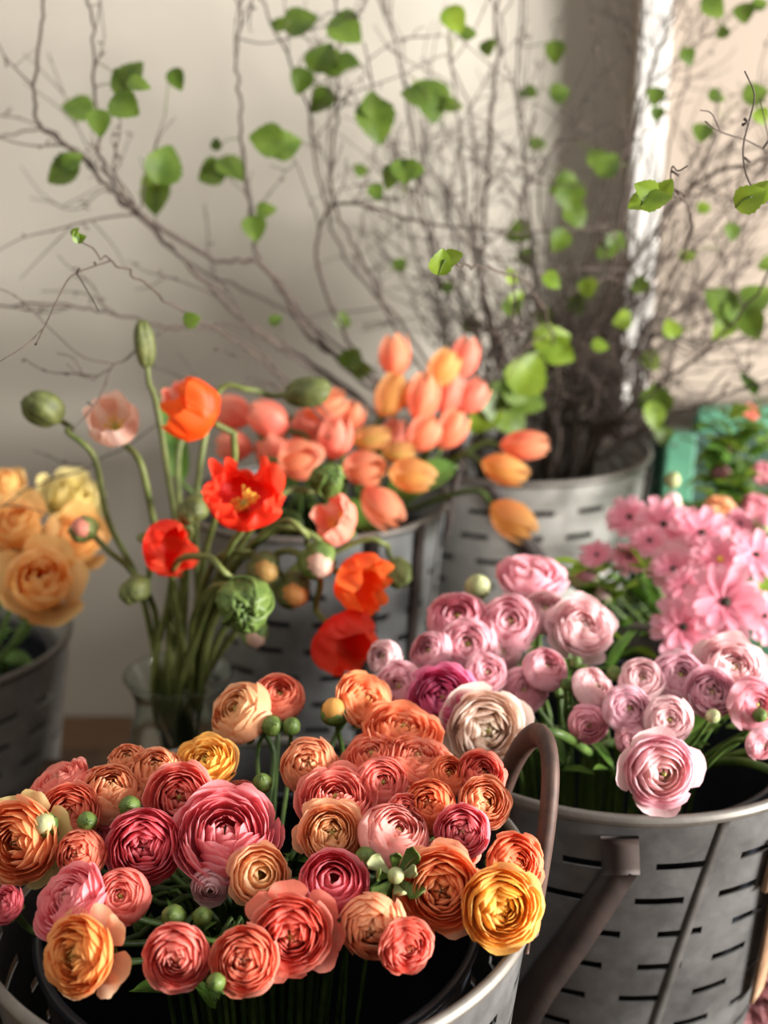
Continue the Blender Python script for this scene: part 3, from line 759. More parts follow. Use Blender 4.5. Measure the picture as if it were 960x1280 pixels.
# ------------------------------------------------------------------ poppies in the vase
GP = 'poppies in the glass vase'
def vase_mouth(i, p):
    rnd = random.Random(70+i); a = math.atan2(p[1]-VC[1], p[0]-VC[0])+rnd.uniform(-.6, .6); q = rnd.uniform(.012, .036)
    m = np.array([VC[0]+q*math.cos(a), VC[1]+q*math.sin(a), VC[2]+.165]); a2 = a+PI+rnd.uniform(-.8, .8); q2 = rnd.uniform(.01, .042)
    return m, np.array([VC[0]+q2*math.cos(a2), VC[1]+q2*math.sin(a2), VC[2]+.015])
def pop_stem(c, n, R, m, bt, via=None, r=.0027):
    p0 = c - n*R*.4
    p1 = p0 - n*.022
    mid = [np.asarray(v) for v in via] if via else [(p1*.5+m*.5) + np.array([(p1[0]-m[0])*.08, 0, .018])]
    return smooth_path([p0, p1]+mid+[m, bt], 6)
def poppy(i, px, py, rpx, nx, ny, Y, col, label, cup=.55, asp=1.0, via=None, npet=5, eye=True, crumple=.07):
    rnd = random.Random(500+i); c = atY(px, py, Y); R = pxlen(c, rpx); n = face(nx, ny); m, bt = vase_mouth(i, c)
    root = thing('poppy', label, 'flower', bt, GP)
    for k in range(npet):
        mb = MB(); t = (k % 2)
        tip = (R*(1.0-.5*cup+.08*t), R*(.15+.75*cup-.12*t)); ctl = (R*(.95+.1*cup), -.35*R)
        G, A = petal_patch(31, 17, k*2*PI/npet*(2 if npet % 2 else 1)+rnd.uniform(-.25, .25), 1.08, bez((.03*R, -.35*R), ctl, tip), .5+.5*t, .05, .05, ruff=crumple*R, rk=rnd.uniform(3, 6), rnd=rnd, zr=crumple*R*1.2, base_w=.7, seedv=k*2.1)
        # crumpled silk
        u = A[..., 0]; v = A[..., 1]
        q = crumple*.6*R*v*(np.sin(u*8+k*3+v*4)*(1-.7*v)+np.sin(u*4-v*9+k))
        G[..., 2] += q; rr = np.linalg.norm(G[..., :2], axis=-1, keepdims=True)+1e-9; G[..., :2] *= 1+(q*.8)[..., None]/R
        fr = R*crumple*.7*v**3*(np.sin(u*10+k*2.1)+.6*np.sin(u*6+k))
        G[..., 2] += fr*.6; G[..., :2] *= 1+(.9*fr/R)[..., None]
        G[..., 0] *= asp
        mb.grid(place(G, n, c), A); mb.build('petal', P[col], root, bt)
    if eye:
        b = MB(); 
        for k in range(26):
            a = rnd.uniform(0, 6.28); q = rnd.uniform(.15, .34)*R; e = c + orient(np.array([[q*math.cos(a), q*math.sin(a), rnd.uniform(.0, .25)*R]]), n)[0]
            b.tube([c-n*.25*R, e], R*.012, R*.012, 4); b.blob(e, (R*.035,)*3, None, 5, 4)
        b.build('stamens', M['eye_yellow'], root, bt)
        b = MB(); b.blob(c-n*.12*R, (R*.13, R*.13, R*.2), n); b.build('ovary', M['eye_green'], root, bt)
    s = MB(); s.tube(pop_stem(c, n, R, m, bt, via), .0032, .0042, 8); s.build('stem', M['stem_dark'], root, bt)
def poppy_bud(i, px, py, rx, ry, nx, ny, Y, label, mat='sepal_olive', via=None, peek=None, twist=False):
    """drooping or nodding bud: rx across, ry along its axis"""
    rnd = random.Random(560+i); c = atY(px, py, Y); R = pxlen(c, rx); L = pxlen(c, ry); n = face(nx, ny); m, bt = vase_mouth(i+40, c)
    root = thing('poppy_bud', label, 'flower bud', bt, 'poppy buds in the glass vase')
    nv = 3 if twist else 2
    for k in range(nv):
        b = MB()
        def fn(G, ph, th, k=k):
            w = 1-.12*np.exp(-((np.sin(ph*nv/2+k))/.25)**2)
            bump = 1+(.10 if twist else .03)*np.sin(ph*5+th*(6 if twist else 3)+k)
            G = G*(w*bump)[..., None] if w.ndim == 2 else G*bump[..., None]
            return G
        off = orient(np.array([[math.cos(k*2*PI/nv+.6), math.sin(k*2*PI/nv+.6), 0]]), n)[0]*R*(.34 if twist else .20)
        b.blob(c+off, (R*(.72 if twist else .84), R*(.72 if twist else .84), L), n, 22, 14, fn); b.build('sepal', M[mat], root, bt)
    if twist:
        b = MB()
        for k in range(5):
            a0 = k*1.26; pts = []
            for t in np.linspace(0, 1, 12):
                th = .25+t*1.7; a = a0+t*2.2+.3*math.sin(6*t); pts.append(c+orient(np.array([[R*1.02*math.sin(th)*math.cos(a), R*1.02*math.sin(th)*math.sin(a), L*1.0*math.cos(th)]]), n)[0])
            b.tube(pts, R*.11, R*.07, 7)
        b.build('sepal_fold', M['sepal'], root, bt)
    if peek:
        b = MB(); b.blob(c+n*L*.5, (R*.72, R*.72, L*.66), n, 14, 9, lambda G, ph, th: G*(1+.06*np.sin(ph*5+th*4))[..., None]); b.build('petals', P[peek], root, bt)
    s = MB(); s.tube(pop_stem(c, n, L*2.0, m, bt, via), .0028, .0038, 8); s.build('stem', M['stem_dark'], root, bt)
def W(*a): return [atY(*q) for q in a]
poppy(0, 144, 532, 42, -.05, -.45, 1.20, 'poppypeach', 'pale peach poppy opening against the wall', .75, via=W((176, 580, 1.2), (192, 650, 1.21), (222, 760, 1.215)))
poppy(1, 250, 520, 50, -.80, -.42, 1.17, 'poppyorange', 'bright orange poppy, crumpled and turned to the left', .7, .8, via=W((292, 548, 1.18), (290, 590, 1.19), (255, 700, 1.2)), eye=False, crumple=.11)
poppy(2, 305, 628, 54, .1, -.62, 1.10, 'poppyred', 'scarlet poppy facing up, in the centre of the vase', .5, npet=7, crumple=.17, via=W((285, 690, 1.14), (255, 770, 1.18)))
poppy(3, 203, 683, 46, .72, .25, 1.14, 'poppyred', 'dark scarlet poppy half folded, left of the vase stems', .75, .8, eye=False, crumple=.11, via=W((238, 660, 1.16), (215, 720, 1.18)))
poppy(4, 424, 655, 42, -.35, -.35, 1.2, 'poppycoral', 'salmon coral poppy folded upright, beside the tulips', .85, .75, via=W((392, 690, 1.2), (320, 760, 1.2)), crumple=.11)
poppy(5, 444, 724, 47, .80, .35, 1.12, 'poppyorange', 'orange red poppy nodding to the right', .65, crumple=.1, eye=False, via=W((395, 672, 1.14), (340, 665, 1.15), (275, 740, 1.18)))
poppy(6, 424, 795, 54, .62, .66, 1.10, 'poppyred', 'deep scarlet poppy hanging lowest in front of the tulips bucket', .62, crumple=.1, eye=False, via=W((398, 720, 1.12), (350, 690, 1.14), (270, 770, 1.18)))
poppy(7, 226, 504, 28, -.1, -.5, 1.30, 'poppycoral', 'dim salmon poppy behind the bright orange one', .8, crumple=.08, via=W((222, 580, 1.3), (228, 720, 1.25)))
poppy_bud(0, 54, 511, 24, 27, -.55, -.45, 1.18, 'olive green nodding bud at the far left of the poppies', via=W((85, 540, 1.18), (118, 572, 1.18), (135, 650, 1.19), (175, 735, 1.2)), twist=False)
poppy_bud(1, 181, 430, 13, 30, -.05, -.95, 1.22, 'slim upright green bud, tallest of the poppies', via=W((194, 500, 1.22), (208, 580, 1.22), (228, 740, 1.22)))
poppy_bud(2, 105, 662, 18, 20, -.1, -.25, 1.15, 'pink tipped opening bud below the pale yellow bloom', peek='poppycoral', via=W((135, 688, 1.16), (165, 715, 1.17), (195, 770, 1.2)), mat='stem_dark')
poppy_bud(3, 169, 737, 20, 21, -.2, .3, 1.14, 'round olive bud hanging low at the left of the vase stems', via=W((190, 700, 1.15), (215, 720, 1.17)))
poppy_bud(4, 241, 637, 21, 22, .1, .2, 1.16, 'olive bud tucked between the scarlet poppies', via=W((236, 660, 1.18), (232, 740, 1.2)))
poppy_bud(5, 306, 755, 34, 38, .15, .25, 1.03, 'large twisted green bud nodding in front of the vase', 'sepal', via=W((280, 715, 1.05), (255, 695, 1.08), (215, 720, 1.14)), twist=True)
poppy_bud(6, 384, 490, 20, 31, .92, -.05, 1.25, 'dark olive bud pointing right above the tulips', via=W((310, 487, 1.25), (270, 495, 1.25), (245, 640, 1.22)))
poppy_bud(7, 409, 600, 21, 24, .4, -.3, 1.18, 'bright green wrinkled bud beside the salmon coral poppy', 'sepal', via=W((350, 620, 1.18), (280, 720, 1.2)), twist=True)
poppy_bud(8, 396, 700, 25, 27, .3, .35, 1.12, 'green bud with a peach split, left of the nodding orange red poppy', 'sepal', peek='poppypeach', via=W((380, 665, 1.13), (345, 655, 1.14), (270, 740, 1.18)))
poppy_bud(9, 330, 710, 22, 24, .3, .2, 1.13, 'olive and peach bud above the large twisted bud', peek='tulipgreen', via=W((310, 690, 1.14), (270, 700, 1.16), (250, 760, 1.19)))
poppy_bud(10, 366, 738, 24, 25, .3, .3, 1.13, 'olive brown bud right of the large twisted bud', peek='tulipyellow', via=W((335, 705, 1.14), (300, 700, 1.15), (260, 770, 1.19)))
poppy_bud(11, 497, 716, 18, 24, .25, .5, 1.2, 'dull green bud hanging to the right of the nodding orange red poppy', 'stem_dark', via=W((480, 680, 1.2), (440, 680, 1.2), (300, 760, 1.2)))
poppy_bud(12, 318, 790, 18, 20, .2, .6, 1.08, 'small pale tipped bud below the large twisted bud', 'sepal', peek='poppypeach', via=W((300, 735, 1.1), (265, 735, 1.13), (240, 780, 1.18)))

# ------------------------------------------------------------------ tulips
GT = 'tulips in the bucket behind the poppies'
def tulip(i, px, py, ang, toward, Lpx, wpx, Y, col, label):
    """ang: direction of the tip in the picture plane, degrees from right, counter-clockwise"""
    rnd = random.Random(600+i); c = atY(px, py, Y); L = pxlen(c, Lpx); Wd = pxlen(c, wpx)
    k = math.sqrt(1-toward*toward); n = face(k*math.cos(math.radians(ang)), -k*math.sin(math.radians(ang)))
    if toward < 0: n = n - 2*FW*np.dot(n, FW)
    mouth, bot = in_bucket(B3, c, rnd, .7, .0); root = thing('tulip', label, 'flower', bot, GT)
    for j in range(6):
        inner = j % 2; b = MB(); R = Wd/2*(.93 if inner else 1.0)
        prof = bez((.05*R, -.5*L), (1.62*R, -.16*L), ((.44 if inner else .62)*R*rnd.uniform(.85, 1.15), .52*L*(1.02 if inner else .93)*rnd.uniform(.93, 1.05)))
        G, A = petal_patch(11, 13, j*PI/3+rnd.uniform(-.1, .1), .74, prof, .35+.6*(1-inner), .42, .09, ruff=.03*R, rnd=rnd, base_w=.75, tipcurl=0 if inner else .10*R)
        b.grid(place(G, n, c), A); b.build('petal', P[col], root, bot)
    s = MB(); s.tube(smooth_path([c-n*L*.48, c-n*(L*.48+.03), (c-n*(L*.5+.05))*.45+mouth*.55+np.array([0, 0, .01]), mouth, bot], 5), .0034, None, 8)
    s.build('stem', M['stem'], root, bot)
    return root
TUL = [
 (493, 446, 92, .1, 56, 42, 1.50, 'tulip', 'coral tulip standing straight up, topmost of the bunch'),
 (580, 449, 72, .1, 56, 38, 1.52, 'tulippink', 'coral pink tulip leaning right at the upper right of the bunch'),
 (552, 462, 60, .2, 52, 38, 1.49, 'tulipyellow', 'orange yellow tulip left of the upper right one'),
 (488, 496, 65, .2, 58, 42, 1.46, 'tulipyellow', 'yellow flushed tulip just under the topmost one'),
 (528, 498, 78, .2, 60, 44, 1.45, 'tulip', 'bright coral tulip in the upper middle of the bunch'),
 (560, 492, 75, .1, 56, 36, 1.50, 'tulippink', 'pink coral tulip behind the bright coral one'),
 (588, 497, 50, .1, 50, 38, 1.51, 'tulippink', 'rosy tulip furthest along the right shoulder of the bunch'),
 (563, 538, 62, .2, 54, 38, 1.46, 'tulip', 'coral tulip leaning right, below the pink coral one'),
 (528, 543, 50, .3, 52, 40, 1.43, 'tulip', 'soft coral tulip in the middle of the bunch'),
 (404, 508, 25, .3, 60, 38, 1.45, 'tulip', 'coral tulip just below the dark olive poppy bud'),
 (440, 522, 75, .3, 40, 32, 1.46, 'tulip', 'small coral tulip bud left of the yellow flushed ones'),
 (418, 549, 85, .4, 54, 46, 1.40, 'tulippink', 'rounded pink coral tulip at the left of the bunch'),
 (463, 547, 8, .3, 52, 32, 1.41, 'tulipgreen', 'mustard yellow slim tulip lying to the right'),
 (373, 573, 5, .55, 58, 52, 1.36, 'tulip', 'wide half open coral tulip nearest the scarlet poppy'),
 (345, 570, 120, .2, 56, 46, 1.41, 'tulippink', 'dim pink tulip behind the wide half open one'),
 (453, 585, 0, .45, 56, 46, 1.37, 'tulip', 'coral tulip pointing right with a parted tip'),
 (498, 565, 0, .25, 44, 28, 1.40, 'tulipgreen', 'green flushed slim tulip pointing right'),
 (513, 593, -8, .5, 62, 44, 1.37, 'tulipyellow', 'orange tulip pointing right, lowest of the main bunch edge'),
 (476, 632, -45, .35, 66, 46, 1.34, 'tulip', 'coral tulip drooping down over the bucket rim'),
 (655, 556, 0, .25, 62, 38, 1.46, 'tulip', 'upper coral tulip of the pair hanging out to the right'),
 (630, 586, -18, .35, 62, 40, 1.43, 'tulipyellow', 'lower orange tulip of the pair hanging out to the right'),
 (639, 648, -38, .4, 66, 48, 1.38, 'tulipyellow', 'yellow and orange tulip drooping lowest on the right'),
 (337, 524, 150, .2, 54, 44, 1.42, 'tulippink', 'dark pink tulip behind the bright orange poppy, beside the olive bud stem'),
 (292, 516, 150, .1, 48, 44, 1.45, 'tulippink', 'dim pink tulip just right of the bright orange poppy'),
 (294, 558, 170, .2, 46, 38, 1.42, 'tulippink', 'dim pink tulip in the gap above the scarlet poppy'),
 (383, 536, 90, .2, 50, 44, 1.46, 'tulippink', 'dark pink tulip behind the rounded pink coral one'),
 (490, 545, 60, .1, 46, 36, 1.48, 'tulippink', 'shaded pink tulip deep in the middle of the bunch'),
]
for i, a in enumerate(TUL): tulip(i, *a)
# tulip leaves: broad blades
for i, (x, y, Y, ang, L, Wd, m, lab) in enumerate([
 (520, 600, 1.40, 200, .11, .02, 'leaf', 'broad tulip leaf under the orange tulip at the bucket rim'),
 (345, 560, 1.45, 110, .12, .02, 'leaf', 'dark tulip leaf rising behind the scarlet poppy'),
 (215, 545, 1.42, 100, .12, .016, 'leaf', 'dark green tulip leaf standing behind the bright orange poppy'),
 (440, 640, 1.40, 160, .10, .02, 'leaf', 'tulip leaf under the drooping coral tulip')]):
    rnd = random.Random(660+i); p = atY(x, y, Y); mouth, bot = in_bucket(B3, p, rnd, .6); d = face(.97*math.cos(math.radians(ang)), -.97*math.sin(math.radians(ang)))
    root = thing('tulip_leaf', lab, 'leaf', bot, 'leaves in the tulip bucket')
    s = MB(); s.tube(smooth_path([bot, mouth, p-d*L*.5], 6), .003); s.build('stem', M['stem'], root, bot)
    leaf_blade(p-d*L*.5, d, L, Wd, rnd, UP*.5-FW).build('leaf', M[m], root, bot)

# ------------------------------------------------------------------ apricot roses
GR = 'apricot roses in the left bucket'
def rose(i, px, py, rpx, nx, ny, Y, col, label):
    rnd = random.Random(700+i); c = atY(px, py, Y); R = pxlen(c, rpx); n = face(nx, ny); mouth, bot = in_bucket(B0, c, rnd, .6)
    root = thing('rose', label, 'flower', bot, GR)
    b = MB(); off = 0
    for k in range(6):
        t = k/5; per = 3 if k < 2 else 4; off += .9
        for j in range(per):
            rt = R*(.10+.50*t+rnd.uniform(-.03, .03)); zt = R*(.72-.30*t**1.6+rnd.uniform(-.04, .04)-.1*(1-t))
            G, A = petal_patch(11, 10, off+j*2*PI/per+rnd.uniform(-.15, .15), 1.0 if per == 3 else .85, bez((.05*R, -.6*R), (rt*1.2+.25*R, -.4*R), (rt, zt)), t*.8, .2, .09, ruff=.02*R, rk=4, rnd=rnd, zr=.02*R, tipcurl=.07*R*t, seedv=k*3+j)
            b.grid(place(G, n, c), A)
    b.build('petals', P[col], root, bot)
    for j in range(5):
        b = MB(); G, A = petal_patch(13, 13, j*2*PI/5+rnd.uniform(-.2, .2), .72, bez((.06*R, -.65*R), (.95*R, -.75*R), (1.0*R*rnd.uniform(.92, 1.1), R*(.18+rnd.uniform(-.25, .15)))), 1, .25, .02, ruff=.05*R, rk=4, rnd=rnd, zr=.06*R, tipcurl=.13*R, seedv=40+j)
        b.grid(place(G, n, c), A); b.build('outer_petal', P[col], root, bot)
    calyx(R*1.05, n, c, 5, rnd, .8).build('calyx', M['sepal'], root, bot)
    s = MB(); s.tube(stem_path(c, n, R*1.2, mouth, bot), .0035, None, 8); s.build('stem', M['stem'], root, bot)
    for j in range(3):
        d = np.array([rnd.uniform(-1, 1), rnd.uniform(-1, .3), rnd.uniform(-.2, .5)])
        leaf_blade(mouth+np.array([0, 0, .02+.012*j]), d, .05, .016, rnd).build('leaf', M['leaf'], root, bot)
rose(0, 50, 726, 54, .3, -.42, 1.27, 'rose', 'apricot rose fully open, lowest and nearest in the left bucket')
rose(1, 18, 657, 45, .05, -.55, 1.33, 'rose', 'apricot rose above the lowest one, cut by the left frame edge')
rose(2, 6, 603, 24, -.1, -.7, 1.42, 'rose', 'small dim orange rose at the very top left of the rose bunch')
rose(3, 98, 672, 38, .5, -.45, 1.38, 'rose', 'shaded apricot rose behind the pink tipped bud')
rose(4, 92, 624, 40, .45, -.6, 1.44, 'paleyellow', 'pale lemon rose behind the pink tipped bud')

# ------------------------------------------------------------------ pink daisy flowers and their tin
B5 = bucket('galvanised slotted bucket hidden behind the pink ranunculus, holding the pink daisies', .50, 1.36, .40, .16, .12, seed=11, lin_r=.85, lin_drop=.03,
            liner_label='black plastic bucket set inside the pink daisy bucket')
GD = 'pink daisy flowers'
def daisy(i, px, py, rpx, nx, ny, Y, label, npet=11, cup=.1, col='daisypink', eye='eye_dark'):
    rnd = random.Random(800+i); c = atY(px, py, Y); R = pxlen(c, rpx); n = face(nx, ny); mouth, bot = in_bucket(B5, c, rnd, .5)
    root = thing('pink_daisy', label, 'flower', bot, GD)
    b = MB()
    for lay in range(2):
        for j in range(npet if lay == 0 else npet-3):
            L = R*(1-.25*lay)*rnd.uniform(.88, 1.06); phi = (j+.5*lay)*2*PI/(npet if lay == 0 else npet-3)+rnd.uniform(-.1, .1)
            d = np.array([math.cos(phi), math.sin(phi), cup+.16*lay+rnd.uniform(-.12, .12)]); d /= np.linalg.norm(d)
            u = np.linspace(-1, 1, 7)[:, None]; v = np.linspace(0, 1, 9)[None]
            vv = v*(1-.12*np.abs(u)**3-.10*np.exp(-(u/.25)**2)*v**6)
            w = R*.21*np.sin(PI*np.minimum(1, .12+vv*.62))**.9
            s = np.array([-math.sin(phi), math.cos(phi), 0]); nn = np.cross(d, s); nn *= -1 if nn[2] < 0 else 1
            G = d*(vv*L)[..., None]+s*(u*w)[..., None]+nn*(.30*w*u*u-.16*L*vv*vv*rnd.uniform(.2, 1.3))[..., None]
            b.grid(place(G, n, c), np.stack([u+0*v+j*2.3, vv, .15+.8*vv], -1))
    b.build('petals', P[col], root, bot)
    e = MB(); e.blob(c+n*R*.05, (R*.11, R*.11, R*.09), n, 12, 8, lambda G, ph, th: G*(1+.12*np.sin(ph*9+th*7))[..., None]); e.build('heart', M[eye], root, bot)
    e = MB(); e.blob(c-n*R*.12, (R*.13, R*.13, R*.16), n); e.build('calyx', M['sepal'], root, bot)
    s = MB(); s.tube(stem_path(c, n, R*.5, mouth, bot), .0028, None, 7); s.build('stem', M['stem'], root, bot)
for i, a in enumerate([
 (907, 753, 56, -.15, -.3, 1.12, 'largest pink daisy, facing forward with a dark eye, right of the pink ranunculus'),
 (854, 784, 44, -.1, -.25, 1.13, 'pink daisy just below and left of the largest one'),
 (829, 656, 40, .05, -.5, 1.27, 'pink daisy with a dark eye in the back row, left of the chair post foot'),
 (787, 647, 34, -.3, -.5, 1.30, 'pink daisy at the far left of the back row, near the birch bucket'),
 (877, 667, 42, .1, -.5, 1.24, 'pink daisy with pointed petals in the middle of the back row'),
 (900, 700, 38, -.05, -.5, 1.19, 'pink daisy with pale heart above the largest one'),
 (945, 694, 40, .2, -.4, 1.19, 'pink daisy at the right frame edge, upper one'),
 (955, 770, 36, .35, -.2, 1.14, 'pink daisy at the right frame edge, lower one'),
 (746, 694, 24, -.25, -.5, 1.26, 'small dull pink daisy above the green leaves at the left'),
 (786, 697, 26, -.1, -.5, 1.24, 'small salmon daisy half buried in green leaves'),
 (842, 712, 36, -.2, -.45, 1.2, 'pink daisy seen edge-on above the second largest'),
 (812, 676, 28, -.2, -.6, 1.24, 'pink daisy squeezed between the back row and the green leaves'),
 (858, 735, 32, -.3, -.4, 1.17, 'pink daisy tucked behind the left petals of the largest one'),
 (925, 655, 26, .1, -.6, 1.31, 'small pink daisy behind the middle of the back row'),
]):
    daisy(i, *a, **({} if i != 5 else dict(eye='eye_yellow')))
for i, (x, y, r, Y, lab, tip) in enumerate([
 (729, 722, 20, 1.24, 'dusky pink closed bud left of the green leaves', 'daisypink'),
 (840, 627, 13, 1.32, 'pale green bud above the back row of daisies, by the chair post', 'palepink'),
 (841, 600, 11, 1.36, 'smaller pale green bud higher up by the chair post', None),
 (752, 745, 13, 1.22, 'green white bud among the leaves above the shell pink ranunculus', 'palepink'),
 (955, 655, 13, 1.3, 'pink bud at the right frame edge above the daisies', 'daisypink')]):
    rnd = random.Random(830+i); c = atY(x, y, Y)
    bud(x, y, r, .05, -.8, lab, B5, None, 'buds among the pink daisies', 830+i, 'sepal_pale', Y, P[tip] if tip else None, name='daisy_bud')
for i in [q for q in range(30) if q not in (1, 8, 18, 21, 22, 23, 27, 28, 29)]:
    rnd = random.Random(1000+i); x = rnd.uniform(735, 960); y = rnd.uniform(690, 850); Y = rnd.uniform(1.2, 1.38)
    if i < 16: x = rnd.uniform(735, 830); y = rnd.uniform(670, 820)
    leaf_stalk(atY(x, y, Y), B5, 1000+i, 'leafy green stalk among the pink daisies', 'leafy stalks among the pink daisies', 'leaf_lime' if i % 3 == 0 else 'leaf', .05, .011, 4)

# blurred pink flowering plant in front of the green chair
PT = (.70, 1.52, 0)
pot = thing('flower_pot', 'dark pot holding the flowering plant in front of the green chair', 'pot', PT)
b = MB(); b.lathe([(.001, .004), (.07, .004), (.095, .20), (.10, .20), (.10, .22), (.088, .22), (.085, .19), (.001, .185)], PT, 40); b.build('body', M['black_plastic'], pot, PT)
for i, (x, y, r, Y, col, lab) in enumerate([
 (946, 634, 22, 1.45, 'rosepink', 'bright pink blurred bloom above the daisies at the right'),
 (900, 637, 22, 1.42, 'peachy', 'peach cream blurred bloom beside the bright pink one'),
 (918, 556, 12, 1.55, 'rosepink', 'small pink bloom in front of the green chair rail'),
 (955, 592, 18, 1.5, 'rosepink', 'pink bloom at the right frame edge in front of the chair'),
 (900, 590, 14, 1.55, 'dusky', 'dusky rose bloom against the dark gap of the chair'),
 (938, 515, 13, 1.58, 'coralpink', 'coral tinted bloom highest on the plant by the chair')]):
    rnd = random.Random(850+i); c = atY(x, y, Y); R = pxlen(c, r); n = face(0, -.5); bot = np.array([PT[0]+rnd.uniform(-.03, .03), PT[1]+rnd.uniform(-.03, .03), .18])
    root = thing('pink_bloom', lab, 'flower', bot, 'blooms on the plant by the green chair')
    ranun_petals(R, n, c, rnd, 'full', False).build('petals', P[col], root, bot)
    calyx(R, n, c, 5, rnd).build('calyx', M['sepal'], root, bot)
    s = MB(); s.tube(smooth_path([c-n*R*.4, c-n*.05, bot], 6), .002); s.build('stem', M['stem'], root, bot)
    for j in range(7):
        base = c - n*.02 - np.array([0, 0, .02+.016*j]) + np.array([rnd.uniform(-.02, .02), rnd.uniform(-.02, .02), 0])
        leaf_blade(base, (rnd.uniform(-1, 1), rnd.uniform(-1, .3), rnd.uniform(-.3, .8)), .045, .014, rnd).build('leaf', M['leaf_lime' if (i+j) % 2 else 'leaf'], root, bot)

for i in [q for q in range(14) if q not in (1, 9)]:
    rnd = random.Random(1100+i); tip = atY(rnd.uniform(880, 965), rnd.uniform(480, 640), rnd.uniform(1.46, 1.6)); bot = np.array([PT[0]+rnd.uniform(-.05, .05), PT[1]+rnd.uniform(-.05, .05), .18])
    root = thing('leaf_stalk', 'leafy stalk of the flowering plant in front of the green chair', 'leaf', bot, 'leafy stalks of the plant by the chair')
    s = MB(); s.tube(smooth_path([bot, (bot+tip)/2+np.array([rnd.uniform(-.02, .02), 0, .02]), tip], 6), .002, .001, 6); s.build('stem', M['stem'], root, bot)
    for j in range(7):
        leaf_blade(tip-np.array([rnd.uniform(-.01, .01), 0, .014*j]), (rnd.uniform(-1, 1), rnd.uniform(-1, .3), rnd.uniform(-.3, .8)), .045, .013, rnd).build('leaf', M['leaf_lime' if (i+j) % 3 == 0 else 'leaf'], root, bot)

# dusky pink flower heads low behind the pink bucket
LP = (.545, 1.12, 0)
pot = thing('flower_pot', 'low dark pot of dusky pink flowers beside the pink bucket', 'pot', LP)
b = MB(); b.lathe([(.001, .004), (.05, .004), (.07, .09), (.074, .09), (.074, .105), (.064, .105), (.001, .095)], LP, 36); b.build('body', M['black_plastic'], pot, LP)
for i, (x, y, r, Y) in enumerate([(948, 1240, 24, 1.08), (940, 1278, 22, 1.05), (958, 1200, 18, 1.12), (957, 1262, 18, 1.06)]):
    rnd = random.Random(870+i); c = atY(x, y, Y); c[2] = max(c[2], .06); R = pxlen(c, r); n = face(rnd.uniform(-.3, .3), -.5); bot = np.array([LP[0]+rnd.uniform(-.02, .02), LP[1]+rnd.uniform(-.02, .02), .095])
    root = thing('dusky_bloom', 'dusky pink bloom low at the right frame edge beside the pink bucket', 'flower', bot, 'dusky blooms beside the pink bucket')
    ranun_petals(R, n, c, rnd, 'open', False).build('petals', P['dusky'], root, bot)
    s = MB(); s.tube(smooth_path([c-n*R*.4, (c+bot)/2+np.array([0, 0, .02]), bot], 6), .002); s.build('stem', M['stem_dark'], root, bot)

